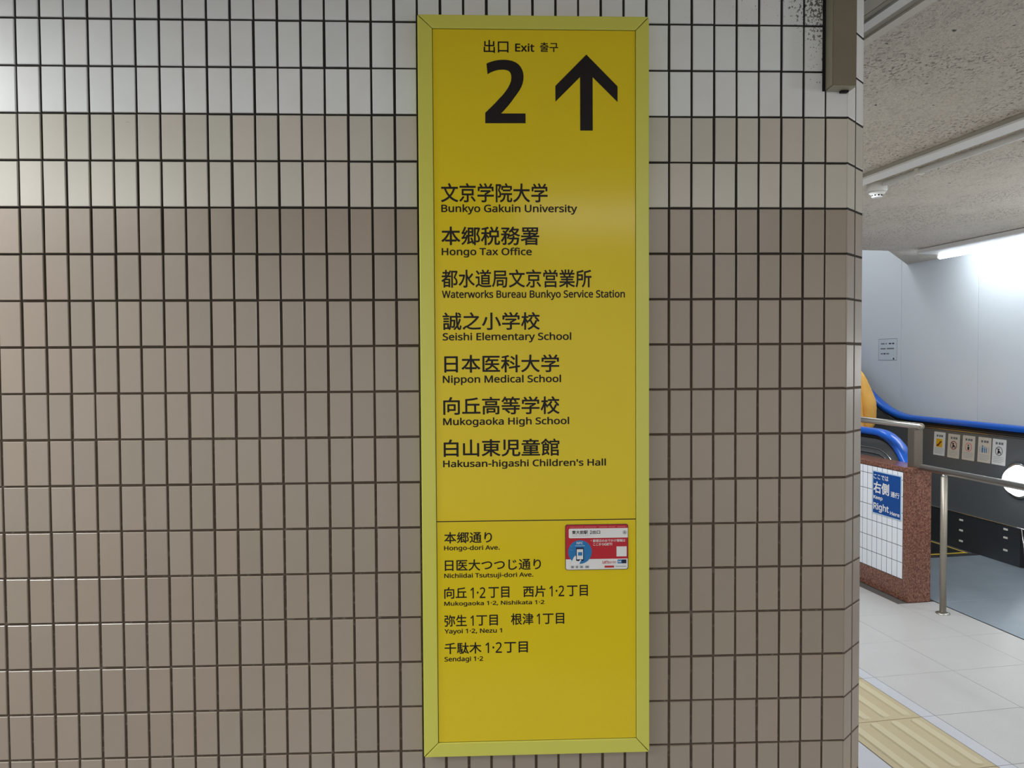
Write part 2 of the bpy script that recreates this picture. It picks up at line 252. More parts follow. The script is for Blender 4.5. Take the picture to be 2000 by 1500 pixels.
# ------------------------------------------------------------------ lettering
GLYPH = {"!":[181,[[71,135,84,135,66,250,54,480,60,365,78,480,126,480,102,480,121,365,109,135,115,250,97,135],[90,-9,101,-9,78,-9,60,1,69,-6,52,9,48,36,48,20,48,53,60,71,52,64,69,78,90,81,78,81,101,81,119,71,111,78,127,64,132,36,132,53,132,20,119,1,127,9,111,-6]]],"'":[151,[[57,306,69,306,53,364,44,480,48,422,65,480,107,480,86,480,103,422,94,306,99,364,82,306]]],",":[180,[[28,-87,42,-87,34,-61,47,-3,40,-33,53,28,61,78,58,55,82,78,124,78,103,78,126,75,129,71,127,73,123,47,104,-8,115,21,93,-36,71,-87,82,-62,57,-87]]],"-":[216,[[27,154,81,154,27,171,27,206,27,189,81,206,189,206,135,206,189,189,189,154,189,171,135,154]]],".":[180,[[89,-9,101,-9,78,-9,60,1,69,-6,52,9,48,36,48,20,48,53,60,71,52,64,69,78,89,81,78,81,101,81,119,71,111,78,127,64,132,36,132,53,132,20,119,1,127,9,111,-6]]],"0":[384,[[191,-7,230,-7,137,-7,72,59,97,15,46,102,33,240,33,163,33,292,49,373,38,337,59,410,99,458,76,438,123,477,191,487,153,487,245,487,312,422,285,465,338,379,351,240,351,318,351,189,335,108,346,145,324,71,284,23,307,43,261,3],[191,44,155,44,227,44,268,92,253,60,284,125,291,240,291,174,291,306,268,388,284,355,253,420,191,437,227,437,155,437,115,388,130,420,100,355,92,240,92,306,92,175,115,93,100,125,130,60]]],"1":[384,[[181,0,200,0,181,112,181,335,181,223,181,354,181,381,181,370,182,393,183,418,182,405,176,411,164,400,170,405,158,395,142,381,151,388,125,367,91,339,108,353,80,352,60,379,70,366,103,412,189,480,146,446,206,480,238,480,222,480,238,320,238,0,238,160,219,0]]],"2":[384,[[32,0,138,0,32,16,32,49,32,33,74,91,158,176,116,134,182,200,219,240,202,222,236,259,257,296,248,278,265,314,269,355,269,334,269,382,246,415,261,402,230,429,185,436,210,436,161,436,123,424,141,432,106,416,69,390,88,405,59,403,38,430,48,417,56,445,102,470,78,459,127,481,185,486,154,486,229,486,291,452,265,475,317,430,330,359,330,398,330,334,314,288,325,310,304,267,271,224,290,245,253,202,207,155,231,179,173,122,107,56,140,89,107,56,107,54,107,55,188,54,349,54,268,54,349,36,349,0,349,18,244,0]]],"3":[384,[[162,-7,204,-7,137,-7,92,-1,113,-5,71,3,30,19,50,10,30,38,30,75,30,56,50,65,95,51,72,57,119,46,163,43,141,43,206,43,256,68,237,51,275,85,284,138,284,108,284,168,249,202,272,189,225,216,150,222,192,222,134,222,103,222,119,222,103,239,103,273,103,256,119,273,150,273,135,273,190,273,240,298,220,281,260,314,271,363,271,336,271,387,247,417,263,405,231,430,183,437,210,437,157,437,117,425,135,433,99,418,62,396,80,408,53,410,33,437,43,423,50,450,96,471,71,462,122,481,183,486,150,486,233,486,294,453,270,475,319,430,331,367,331,402,331,335,304,290,322,309,286,271,232,253,262,259,232,252,232,250,232,251,270,245,318,214,299,233,336,194,346,136,346,168,346,109,326,62,339,84,313,40,266,11,293,24,239,-1]]],"4":[384,[[244,0,263,0,244,36,244,109,244,73,167,109,14,109,91,109,14,126,14,159,14,142,89,267,240,482,165,375,260,482,301,482,281,482,301,375,301,162,301,269,324,162,371,162,347,162,371,144,371,109,371,126,347,109,301,109,324,109,301,73,301,0,301,36,282,0],[72,162,120,230,129,162,244,162,186,162,244,212,244,313,244,263,244,336,245,372,244,356,245,389,247,419,246,404,246,419,244,419,245,419,241,411,231,392,236,401,226,382,216,367,221,373,168,298]]],"5":[384,[[167,-7,223,-7,142,-7,97,0,119,-4,75,4,42,19,57,11,42,38,42,75,42,57,58,65,101,52,78,58,124,46,167,44,146,44,203,44,253,69,231,52,275,86,285,147,285,112,285,178,257,219,276,202,237,236,165,244,207,244,153,244,122,241,138,243,106,239,83,234,93,237,73,241,54,253,64,247,60,329,72,480,66,404,152,480,312,480,232,480,312,462,312,426,312,444,249,426,122,426,186,426,118,379,111,287,115,333,118,288,142,291,129,290,155,293,185,294,169,294,234,294,302,257,273,282,331,233,346,153,346,198,346,103,299,36,330,64,267,7]]],"6":[384,[[200,-7,247,-7,170,-7,118,16,142,1,93,31,59,86,73,55,44,117,37,205,37,157,37,239,46,307,40,273,52,340,79,397,63,370,95,424,146,462,117,446,174,478,257,486,211,486,266,486,288,485,276,486,299,484,316,480,308,482,316,463,316,430,316,447,308,433,288,436,299,435,278,437,258,438,268,438,227,438,181,422,201,433,160,412,132,380,144,398,120,362,106,318,111,342,101,295,96,244,97,270,97,244,100,244,99,244,110,259,143,284,125,273,161,295,214,300,185,300,255,300,314,262,289,288,340,237,353,154,353,201,353,104,311,36,339,65,284,8],[199,43,177,43,228,43,268,70,251,52,285,88,294,154,294,116,294,185,271,227,286,209,256,245,201,254,232,254,180,254,146,241,162,249,131,232,110,208,119,221,101,194,97,166,97,180,97,147,108,108,101,127,116,89,142,61,127,74,158,49]]],"7":[384,[[91,0,113,0,157,142,288,426,223,284,202,426,30,426,116,426,30,444,30,480,30,462,137,480,351,480,244,480,351,464,351,434,351,449,286,289,156,0,221,145,135,0]]],"8":[384,[[193,-7,241,-7,142,-7,75,27,102,5,47,50,33,122,33,81,33,144,47,179,37,163,56,195,83,221,68,209,99,233,132,251,115,242,109,264,73,299,89,280,57,318,48,372,48,343,48,397,67,434,55,417,80,451,118,473,97,464,140,482,191,486,164,486,233,486,295,457,268,476,322,437,335,371,335,409,335,352,323,321,331,335,314,307,289,283,303,294,276,272,244,254,260,262,263,244,298,222,281,234,314,210,336,181,327,196,346,165,351,124,351,146,351,84,308,29,336,52,279,5],[194,277,178,284,217,287,253,312,237,298,269,326,277,369,277,345,277,392,253,421,269,409,238,433,191,439,217,439,166,439,130,421,146,433,114,409,106,369,106,392,106,353,118,328,110,339,126,317,150,299,136,307,163,291],[192,40,158,40,225,40,267,63,250,48,284,79,293,124,293,99,293,147,265,182,284,166,247,197,192,222,223,211,188,224,181,226,185,225,152,214,114,183,129,199,98,167,91,122,91,146,91,98,116,63,99,79,132,48]]],"9":[384,[[129,-7,174,-7,120,-7,98,-5,110,-6,86,-4,69,0,76,-2,69,17,69,50,69,34,86,45,128,42,106,42,159,42,205,57,185,47,226,67,254,99,242,81,266,117,280,161,275,137,285,184,289,235,289,209,288,235,285,235,287,235,276,220,243,196,261,207,224,185,171,179,200,179,130,179,72,217,97,192,46,243,34,324,34,278,34,358,53,411,40,387,65,435,106,467,83,454,129,480,187,486,156,486,217,486,269,463,245,479,294,448,328,393,313,424,342,362,349,275,349,323,349,240,340,173,346,206,334,140,307,82,323,109,291,55,240,17,269,34,211,1],[184,226,153,226,206,226,240,239,224,230,255,247,276,272,268,259,285,285,289,314,289,299,289,333,278,371,286,352,270,390,244,418,259,405,229,430,187,437,210,437,159,437,119,409,136,427,101,391,92,325,92,363,92,294,115,252,100,270,130,234]]],"A":[429,[[0,0,20,0,62,161,187,482,125,321,206,482,242,482,224,482,304,321,428,0,366,161,408,0,366,0,387,0,347,49,308,148,328,99,245,148,118,148,182,148,99,99,61,0,80,49,41,0],[138,202,156,251,189,202,290,202,240,202,272,251,236,347,254,299,235,351,230,367,233,357,227,376,221,396,224,386,218,406,214,419,215,414,210,405,203,378,207,392,199,365,193,347,195,355,175,299]]],"B":[437,[[65,0,121,0,65,160,65,480,65,320,111,480,202,480,156,480,262,480,338,453,307,471,369,435,384,361,384,405,384,332,361,290,376,309,345,272,293,255,322,260,293,253,293,251,293,252,313,248,348,234,331,242,364,225,386,197,377,213,396,182,400,136,400,161,400,93,356,36,385,59,326,12,234,0,285,0,178,0],[126,275,126,326,155,275,214,275,185,275,255,275,299,295,284,282,314,308,322,354,322,328,322,380,294,411,312,399,275,422,205,428,246,428,178,428,126,428,152,428,126,377],[126,51,126,109,158,51,222,51,190,51,265,51,311,76,294,59,328,92,336,141,336,114,336,166,310,202,327,186,293,217,218,225,262,225,187,225,126,225,156,225,126,167]]],"C":[424,[[261,-7,288,-7,212,-7,139,24,172,3,106,44,65,109,82,72,49,147,41,240,41,190,41,289,67,368,50,331,85,405,146,455,111,434,180,476,271,486,222,486,322,486,404,458,366,477,396,441,379,407,388,424,365,414,330,425,348,420,312,430,271,433,292,433,219,433,149,381,179,416,120,347,105,240,105,300,105,180,146,98,119,133,174,64,270,46,215,46,291,46,330,52,311,48,349,55,385,65,367,60,385,48,385,13,385,30,367,6,329,-2,348,1,310,-5]]],"E":[373,[[65,0,154,0,65,160,65,480,65,320,154,480,333,480,244,480,333,462,333,426,333,444,264,426,126,426,195,426,126,377,126,277,126,327,191,277,321,277,256,277,321,259,321,224,321,242,256,224,126,224,191,224,126,167,126,53,126,110,195,53,333,53,264,53,333,35,333,0,333,18,244,0]]],"F":[349,[[65,0,85,0,65,160,65,480,65,320,154,480,333,480,244,480,333,462,333,426,333,444,264,426,126,426,195,426,126,370,126,257,126,313,191,257,320,257,255,257,320,239,320,203,320,221,255,203,126,203,191,203,126,136,126,0,126,68,105,0]]],"G":[489,[[271,-7,304,-7,221,-7,145,23,179,3,111,43,67,108,85,72,50,145,41,240,41,189,41,290,71,370,51,333,90,407,155,456,119,435,192,476,289,486,237,486,316,486,366,479,342,484,390,474,433,458,412,467,425,441,410,406,417,423,393,413,352,425,374,420,331,430,286,433,309,433,229,433,152,381,184,416,120,347,104,240,104,300,104,202,123,139,110,168,135,109,181,70,154,87,207,54,285,46,242,46,306,46,338,49,324,47,353,51,379,57,367,54,379,105,379,199,379,152,344,199,273,199,308,199,273,217,273,253,273,235,329,253,439,253,384,253,439,175,439,18,439,96,413,10,361,-1,387,3,334,-5]]],"H":[498,[[65,0,85,0,65,160,65,480,65,320,85,480,126,480,105,480,126,412,126,277,126,344,208,277,371,277,289,277,371,344,371,480,371,412,392,480,432,480,412,480,432,320,432,0,432,160,412,0,371,0,392,0,371,75,371,224,371,149,289,224,126,224,208,224,126,149,126,0,126,75,105,0]]],"I":[228,[[27,0,85,0,27,12,27,35,27,23,46,39,83,48,64,43,83,176,83,431,83,303,64,436,27,445,46,440,27,456,27,480,27,468,85,480,200,480,142,480,200,468,200,445,200,456,181,440,144,431,163,436,144,303,144,48,144,176,163,43,200,35,181,39,200,23,200,0,200,12,142,0]]],"J":[183,[[-3,-128,35,-128,-13,-128,-31,-125,-23,-127,-39,-124,-52,-119,-46,-122,-52,-102,-52,-68,-52,-85,-45,-70,-30,-73,-38,-71,-21,-74,-4,-75,-13,-75,7,-75,28,-68,18,-72,38,-63,52,-44,46,-56,59,-33,62,3,62,-17,62,162,62,480,62,321,82,480,122,480,102,480,122,322,122,7,122,165,122,-39,88,-95,111,-73,65,-117]]],"K":[416,[[65,0,85,0,65,160,65,480,65,320,85,480,126,480,105,480,126,401,126,243,126,322,139,258,167,289,153,274,181,304,208,334,194,319,251,383,338,480,295,431,361,480,408,480,385,480,345,410,218,271,282,340,284,180,416,0,350,90,392,0,345,0,368,0,288,76,175,229,231,153,158,215,126,186,142,200,126,124,126,0,126,62,105,0]]],"L":[352,[[65,0,155,0,65,160,65,480,65,320,85,480,126,480,105,480,126,338,126,54,126,196,195,54,335,54,265,54,335,36,335,0,335,18,245,0]]],"M":[609,[[65,0,84,0,65,160,65,480,65,320,95,480,154,480,125,480,204,349,302,87,253,218,303,87,305,87,304,87,355,218,455,480,405,349,485,480,544,480,514,480,544,320,544,0,544,160,524,0,484,0,504,0,484,98,484,295,484,197,484,318,486,364,485,341,487,387,489,420,488,405,488,420,486,420,487,420,433,280,326,0,380,140,310,0,277,0,293,0,224,140,119,420,171,280,118,420,116,420,117,420,118,407,120,364,119,388,120,341,121,291,121,316,121,194,121,0,121,97,102,0]]],"N":[510,[[65,0,84,0,65,160,65,480,65,320,88,480,135,480,112,480,220,347,391,83,306,215,392,83,394,83,393,83,393,90,392,115,393,101,391,129,390,162,391,145,389,179,389,209,389,195,389,299,389,480,389,389,408,480,445,480,426,480,445,320,445,0,445,160,422,0,375,0,398,0,289,133,118,398,204,266,117,398,116,398,116,398,117,383,119,340,118,363,120,317,121,268,121,293,121,179,121,0,121,89,102,0]]],"O":[525,[[263,-7,311,-7,213,-7,139,24,172,4,106,45,65,111,81,74,49,148,41,241,41,191,41,290,65,370,49,333,81,407,139,456,106,435,172,477,263,487,213,487,311,487,384,456,351,477,417,436,458,370,442,407,475,333,484,240,484,290,484,191,458,110,475,147,442,74,384,24,417,45,351,4],[263,46,208,46,317,46,382,98,357,63,407,132,420,240,420,180,420,301,382,382,407,348,357,417,263,434,317,434,209,434,143,382,169,417,118,348,105,240,105,301,105,180,143,98,118,132,169,63]]],"R":[418,[[65,0,85,0,65,160,65,480,65,320,109,480,197,480,153,480,257,480,329,446,301,468,358,423,372,343,372,389,372,318,358,279,367,296,349,262,322,239,337,249,307,229,276,215,292,221,320,143,408,0,364,72,384,0,337,0,361,0,298,66,221,198,260,132,189,198,126,198,157,198,126,132,126,0,126,66,105,0],[126,249,126,308,150,249,197,249,173,249,236,249,283,272,265,257,301,288,310,340,310,310,310,372,281,407,300,394,263,421,194,427,233,427,171,427,126,427,148,427,126,368]]],"S":[369,[[166,-7,218,-7,139,-7,91,-1,114,-5,69,3,34,16,49,9,34,35,34,74,34,55,50,67,94,54,70,60,118,49,169,46,143,46,204,46,249,66,231,53,268,80,277,123,277,99,277,139,267,163,273,152,260,173,232,192,248,183,216,202,164,222,193,211,123,236,72,276,92,255,51,298,40,364,40,327,40,390,60,429,47,411,73,448,114,471,91,462,137,481,193,486,163,486,220,486,266,479,244,484,288,474,326,459,308,467,319,442,307,408,313,425,290,415,253,426,272,421,233,431,192,433,213,433,162,433,124,414,139,427,109,401,101,363,101,384,101,347,111,323,105,334,118,312,144,294,129,303,160,286,206,267,180,276,234,256,278,233,258,245,297,222,322,191,312,207,332,174,337,128,337,153,337,86,291,29,322,53,260,5]]],"T":[373,[[156,0,177,0,156,142,156,426,156,284,107,426,7,426,57,426,7,444,7,480,7,462,126,480,366,480,246,480,366,462,366,426,366,444,316,426,217,426,267,426,217,284,217,0,217,142,197,0]]],"U":[491,[[243,-7,286,-7,184,-7,107,42,138,10,76,74,60,171,60,117,60,274,60,480,60,377,81,480,121,480,101,480,121,376,121,169,121,272,121,130,152,78,131,99,173,56,246,46,204,46,290,46,341,80,321,57,360,103,370,169,370,133,370,273,370,480,370,376,390,480,430,480,410,480,430,376,430,169,430,273,430,136,410,80,423,106,396,53,348,16,376,32,321,1]]],"W":[625,[[135,0,155,0,93,160,8,480,50,320,29,480,71,480,50,480,96,382,146,187,121,284,151,166,160,127,156,146,163,108,169,73,166,90,171,90,179,130,174,109,183,150,194,190,188,170,222,287,279,480,251,383,300,480,341,480,320,480,370,382,429,188,400,285,435,167,445,127,441,147,450,106,455,73,453,88,458,89,465,127,461,107,469,146,479,187,473,166,503,285,553,480,528,382,574,480,616,480,595,480,573,320,488,0,531,160,468,0,427,0,448,0,396,105,334,314,365,210,330,327,323,353,327,340,319,366,314,388,317,378,312,398,310,409,310,405,309,403,303,372,307,391,298,353,287,312,293,333,257,208,196,0,226,104,176,0]]],"X":[394,[[3,0,24,0,56,83,162,250,109,167,112,326,13,480,62,403,35,480,80,480,58,480,119,417,197,291,158,354,237,354,316,480,276,417,337,480,379,480,358,480,330,403,231,251,281,327,284,167,391,0,338,84,368,0,322,0,345,0,280,69,195,208,238,139,152,139,66,0,109,69,45,0]]],"Y":[380,[[160,0,180,0,160,61,160,183,160,122,107,282,0,480,53,381,22,480,66,480,44,480,107,401,190,244,149,322,232,322,315,480,273,401,337,480,380,480,358,480,327,382,220,186,274,284,220,124,220,0,220,62,200,0]]],"a":[377,[[144,-7,175,-7,112,-7,63,19,85,2,42,36,31,100,31,63,31,136,73,183,45,164,101,202,203,215,145,213,224,216,265,217,244,216,265,224,265,238,265,231,265,268,245,301,258,289,232,313,190,318,214,318,171,318,136,310,153,316,119,304,89,291,103,298,83,306,71,335,77,320,86,344,126,357,105,351,148,363,193,366,170,366,237,366,291,337,270,356,312,318,322,245,322,287,322,163,322,0,322,82,308,0,279,0,294,0,276,17,268,51,272,34,267,51,265,51,266,51,250,31,216,7,233,17,199,-2],[158,41,139,41,188,41,234,66,214,49,254,83,264,144,264,109,264,154,264,176,264,165,246,175,211,174,229,175,166,172,118,152,135,165,101,140,92,99,92,122,92,79,110,55,98,64,123,46]]],"c":[322,[[201,-7,222,-7,170,-7,117,13,141,0,92,26,58,73,72,46,44,101,37,178,37,135,37,222,59,286,44,258,74,314,119,347,94,334,145,360,206,367,173,367,224,367,259,361,242,365,276,357,300,347,289,353,294,331,282,298,288,315,271,302,244,310,259,306,230,313,204,315,217,315,133,315,98,179,98,270,98,135,124,79,107,102,141,56,201,44,167,44,221,44,253,50,238,46,268,54,294,65,282,59,294,48,294,13,294,30,282,6,254,-2,269,2,240,-5]]],"d":[413,[[185,-7,213,-7,140,-7,77,40,104,9,50,71,37,179,37,118,37,241,78,319,50,288,105,351,185,367,141,367,213,367,254,351,236,362,271,341,297,314,286,328,298,314,301,314,300,314,300,319,299,339,300,328,297,351,297,367,297,360,297,415,297,510,297,463,317,510,356,510,336,510,356,340,356,0,356,170,340,0,308,0,324,0,305,16,300,48,302,32,299,48,297,48,298,48,286,33,254,9,272,20,236,-1],[194,42,162,42,232,42,274,74,259,53,290,94,298,168,298,126,298,171,298,179,298,175,298,223,275,282,290,258,261,306,193,318,233,318,162,318,122,280,138,305,106,254,98,178,98,221,98,135,122,78,106,102,138,54]]],"e":[379,[[210,-7,235,-7,176,-7,120,14,146,0,94,28,59,76,73,49,44,104,37,177,37,137,37,217,57,279,44,251,70,307,112,344,89,329,136,359,196,367,164,367,227,367,276,347,254,360,298,333,327,290,315,314,339,265,345,204,345,237,345,192,345,169,345,180,262,169,98,169,180,169,99,128,129,76,109,97,149,54,213,44,177,44,236,44,274,50,256,46,291,54,328,69,310,60,328,51,328,17,328,34,310,9,274,-1,292,3,256,-5],[99,216,103,248,161,216,283,216,222,216,283,246,262,290,276,271,247,309,195,318,225,318,167,318,129,291,145,309,112,273]]],"f":[231,[[73,0,93,0,73,105,73,314,73,210,52,314,10,314,31,314,10,323,10,342,10,333,31,349,73,362,52,355,73,369,73,383,73,376,73,429,104,483,84,463,125,504,190,514,153,514,204,514,229,510,217,513,241,508,260,502,251,505,255,486,244,455,250,471,237,458,220,462,229,460,210,464,191,465,201,465,171,465,147,446,156,459,137,432,132,383,132,412,132,376,132,360,132,368,163,360,223,360,193,360,223,345,223,314,223,330,193,314,132,314,163,314,132,210,132,0,132,105,113,0]]],"g":[413,[[195,-161,250,-161,142,-161,65,-138,99,-154,65,-120,65,-84,65,-102,101,-103,198,-112,145,-112,229,-112,271,-85,253,-103,289,-67,298,-11,298,-42,298,-6,298,3,298,-1,298,9,298,27,298,16,299,37,300,48,299,44,299,48,297,48,298,48,273,11,185,-7,236,-7,139,-7,76,42,102,10,50,75,37,179,37,121,37,237,76,316,50,282,102,350,185,367,139,367,208,367,249,353,230,362,268,344,298,312,284,331,299,312,301,312,300,312,304,328,309,360,306,344,325,360,356,360,340,360,356,238,356,-6,356,116,356,-58,317,-122,343,-96,290,-148],[194,42,163,42,230,42,273,71,257,51,290,90,298,165,298,122,298,170,298,179,298,175,298,229,273,285,290,264,256,306,193,317,229,317,163,317,123,281,139,305,106,257,98,179,98,223,98,134,123,77,106,100,139,53]]],"h":[415,[[57,0,77,0,57,170,57,510,57,340,77,510,116,510,96,510,116,460,116,361,116,411,116,343,113,310,115,326,114,310,117,310,116,310,128,329,164,352,144,343,184,361,229,366,206,366,273,366,328,335,306,356,350,314,361,234,361,281,361,156,361,0,361,78,341,0,302,0,322,0,302,77,302,230,302,154,302,288,222,317,275,317,181,317,139,283,154,306,124,260,116,186,116,228,116,124,116,0,116,62,96,0]]],"i":[173,[[87,420,96,420,77,420,62,429,69,423,56,435,52,457,52,445,52,470,62,486,56,480,69,492,87,495,77,495,96,495,111,486,104,492,118,480,122,457,122,470,122,445,111,429,118,435,104,423],[57,0,77,0,57,120,57,360,57,240,77,360,116,360,96,360,116,240,116,0,116,120,96,0]]],"j":[173,[[87,420,96,420,77,420,62,429,69,423,56,435,52,457,52,445,52,470,62,486,56,480,69,492,87,495,77,495,96,495,111,486,104,492,118,480,122,457,122,470,122,445,111,429,118,435,104,423],[15,-161,50,-161,4,-161,-15,-159,-6,-160,-23,-157,-37,-153,-31,-155,-37,-137,-37,-105,-37,-121,-30,-107,-16,-110,-23,-109,-9,-111,7,-112,-1,-112,22,-112,43,-100,34,-108,52,-93,57,-56,57,-78,57,83,57,360,57,221,77,360,116,360,96,360,116,222,116,-54,116,84,116,-87,92,-133,108,-114,76,-152]]],"k":[359,[[57,0,77,0,57,170,57,510,57,340,77,510,116,510,96,510,116,422,116,244,116,333,116,237,115,216,115,227,114,204,113,185,114,194,114,185,116,185,115,185,118,189,128,201,122,194,133,208,144,221,138,214,150,228,158,238,154,234,197,279,273,360,235,319,296,360,343,360,319,360,294,309,197,206,245,257,249,137,353,0,301,69,329,0,281,0,305,0,240,56,156,168,198,112,143,156,116,132,129,144,116,88,116,0,116,44,96,0]]],"l":[173,[[57,0,77,0,57,170,57,510,57,340,77,510,116,510,96,510,116,340,116,0,116,170,96,0]]],"m":[628,[[57,0,77,0,57,120,57,360,57,240,73,360,105,360,89,360,108,344,113,311,111,327,115,311,117,311,116,311,128,330,162,353,143,344,181,362,223,367,201,367,279,367,333,306,316,347,334,306,336,306,335,306,349,327,386,352,365,342,407,362,452,367,429,367,493,367,543,335,523,356,563,315,574,234,574,281,574,156,574,0,574,78,554,0,515,0,535,0,515,77,515,232,515,154,515,289,442,317,491,317,407,317,367,287,382,307,352,267,345,199,345,237,345,133,345,0,345,66,325,0,286,0,306,0,286,77,286,232,286,154,286,289,212,317,261,317,176,317,137,283,151,306,123,261,116,187,116,229,116,124,116,0,116,62,96,0]]],"n":[415,[[57,0,77,0,57,120,57,360,57,240,73,360,105,360,89,360,108,344,113,311,111,327,115,311,117,311,116,311,128,330,165,353,145,344,186,362,230,367,208,367,273,367,328,335,306,356,350,315,361,234,361,281,361,156,361,0,361,78,341,0,302,0,322,0,302,77,302,230,302,154,302,288,222,317,275,317,182,317,139,283,154,306,124,261,116,187,116,229,116,124,116,0,116,62,96,0]]],"o":[406,[[202,-7,254,-7,170,-7,117,15,142,1,92,30,58,79,73,51,44,107,37,181,37,141,37,240,82,318,52,286,112,351,204,367,153,367,237,367,290,345,266,359,315,330,349,282,335,309,363,254,370,181,370,221,370,121,325,42,355,75,294,10],[203,42,167,42,240,42,283,80,266,55,300,104,309,181,309,138,309,223,283,281,300,257,266,305,203,317,240,317,166,317,123,281,139,305,106,257,98,181,98,223,98,138,123,80,106,104,140,55]]],"p":[413,[[57,-161,77,-161,57,13,57,360,57,186,73,360,105,360,89,360,108,344,113,311,111,327,114,311,116,311,115,311,127,327,158,351,141,340,176,361,228,367,199,367,273,367,335,320,308,351,363,289,376,181,376,243,376,119,335,41,363,73,308,9,228,-7,272,-7,200,-7,159,9,177,-1,141,20,116,46,126,32,115,46,112,46,113,46,113,38,115,17,114,28,116,5,116,-13,116,-5,116,-63,116,-161,116,-112,96,-161],[219,42,180,42,241,42,273,60,259,48,287,73,305,110,298,89,312,131,315,181,315,154,315,223,291,280,307,255,275,305,218,317,251,317,181,317,140,286,155,307,125,266,116,192,117,234,116,188,116,181,116,184,116,136,138,78,123,102,153,54]]],"r":[277,[[57,0,77,0,57,120,57,360,57,240,73,360,105,360,89,360,108,338,112,294,110,316,113,294,115,294,114,294,126,314,160,345,141,331,178,360,225,367,200,367,232,367,247,366,239,366,255,365,267,363,261,364,265,345,260,308,262,326,254,310,241,312,248,311,234,313,221,313,227,313,203,313,169,298,185,308,153,288,131,256,140,274,121,237,116,192,116,216,116,128,116,0,116,64,96,0]]],"s":[322,[[148,-7,192,-7,123,-7,83,-1,101,-5,65,3,35,16,49,9,35,34,35,70,35,52,49,63,87,50,67,56,107,44,149,41,128,41,179,41,214,55,201,46,228,65,234,94,234,78,234,103,227,118,232,111,222,125,200,140,213,133,188,147,146,164,169,155,122,173,86,191,103,182,69,200,48,223,57,210,39,236,34,271,34,252,34,302,72,342,47,325,96,358,169,367,129,367,191,367,231,360,212,365,250,356,284,343,268,350,277,327,264,296,271,311,249,302,216,312,233,307,200,316,165,318,183,318,141,318,110,307,123,314,97,299,91,275,91,288,91,265,99,249,94,256,105,243,129,229,115,236,142,223,183,206,160,215,206,198,242,180,226,189,258,170,279,147,270,160,287,135,291,99,291,119,291,64,253,20,278,38,227,2]]],"t":[242,[[167,-7,178,-7,148,-7,115,3,131,-3,99,10,77,37,86,21,67,53,62,105,62,76,62,175,62,314,62,244,45,314,11,314,28,314,11,324,11,343,11,333,28,350,62,366,45,358,70,392,86,443,78,417,98,443,121,443,109,443,121,415,121,360,121,388,156,360,225,360,190,360,225,345,225,314,225,330,190,314,121,314,156,314,121,245,121,106,121,176,121,84,137,57,126,68,147,47,177,42,161,42,186,42,205,44,195,42,214,46,228,49,222,47,228,34,228,4,228,19,221,1,201,-4,212,-2,189,-6]]],"u":[415,[[184,-7,207,-7,141,-7,86,25,108,4,64,45,53,124,53,79,53,203,53,360,53,281,73,360,113,360,93,360,113,283,113,128,113,206,113,71,193,42,139,42,233,42,276,76,260,54,291,98,299,173,299,131,299,235,299,360,299,298,319,360,358,360,338,360,358,240,358,0,358,120,342,0,310,0,326,0,307,16,301,48,304,32,300,48,298,48,299,48,287,29,250,6,270,15,229,-2]]],"v":[341,[[136,0,159,0,91,120,0,360,45,240,21,360,63,360,42,360,89,289,140,148,114,218,143,138,151,115,147,127,155,103,162,80,159,91,165,69,169,52,167,60,169,52,171,52,170,52,173,60,179,81,176,69,182,92,190,116,186,103,195,128,201,148,198,138,227,218,278,360,253,289,299,360,341,360,320,360,296,240,204,0,250,120,182,0]]],"w":[528,[[106,1,128,1,73,121,7,361,40,241,28,361,69,361,48,361,85,297,118,169,102,233,123,149,132,110,128,130,137,90,142,61,140,74,143,61,144,61,143,61,146,69,151,89,148,78,153,101,159,125,156,112,162,137,169,158,165,148,190,225,232,361,211,293,254,361,297,361,275,361,317,293,359,158,338,225,364,143,373,108,368,126,378,90,383,62,381,75,384,62,385,62,385,62,387,73,395,108,390,88,399,128,410,169,404,148,426,233,460,361,443,297,480,361,520,361,500,361,487,241,420,1,454,121,397,1,351,1,374,1,331,68,289,203,310,136,284,222,274,258,279,240,270,275,265,299,267,289,264,299,262,299,263,299,260,289,253,258,257,275,249,240,238,203,244,222,216,135,173,1,195,68,151,1]]],"x":[355,[[12,0,34,0,56,61,142,184,99,123,101,243,18,360,60,301,41,360,85,360,63,360,116,315,178,224,147,270,209,270,270,360,239,315,292,360,336,360,314,360,295,301,212,184,254,243,256,123,343,0,300,61,321,0,276,0,298,0,243,48,178,144,211,96,145,96,79,0,112,48,56,0]]],"y":[343,[[56,-161,91,-161,46,-161,28,-160,36,-161,20,-158,7,-156,13,-157,7,-140,7,-109,7,-124,12,-110,25,-111,18,-111,32,-112,47,-113,39,-113,68,-113,97,-95,84,-107,109,-84,127,-49,119,-68,133,-33,146,-1,139,-17,97,119,1,360,49,240,22,360,64,360,43,360,90,292,142,155,116,223,148,137,160,104,154,120,165,87,172,57,169,72,173,57,175,57,174,57,177,68,187,101,181,83,193,119,206,156,199,137,230,224,279,360,254,292,300,360,343,360,321,360,291,223,187,-50,239,87,175,-84,139,-131,159,-111,119,-151]]],"z":[316,[[26,0,114,0,26,13,26,39,26,26,91,131,220,314,155,223,159,314,38,314,98,314,38,330,38,360,38,345,120,360,285,360,202,360,285,345,285,316,285,330,221,226,94,46,158,136,159,46,289,46,224,46,289,30,289,0,289,15,202,0]]]," ":[175,[]],"·":[180,[[89,206,101,206,78,206,60,216,69,209,52,224,48,251,48,235,48,268,60,286,52,279,69,293,89,296,78,296,101,296,119,286,111,293,127,279,132,251,132,268,132,235,119,216,127,224,111,209]]]}

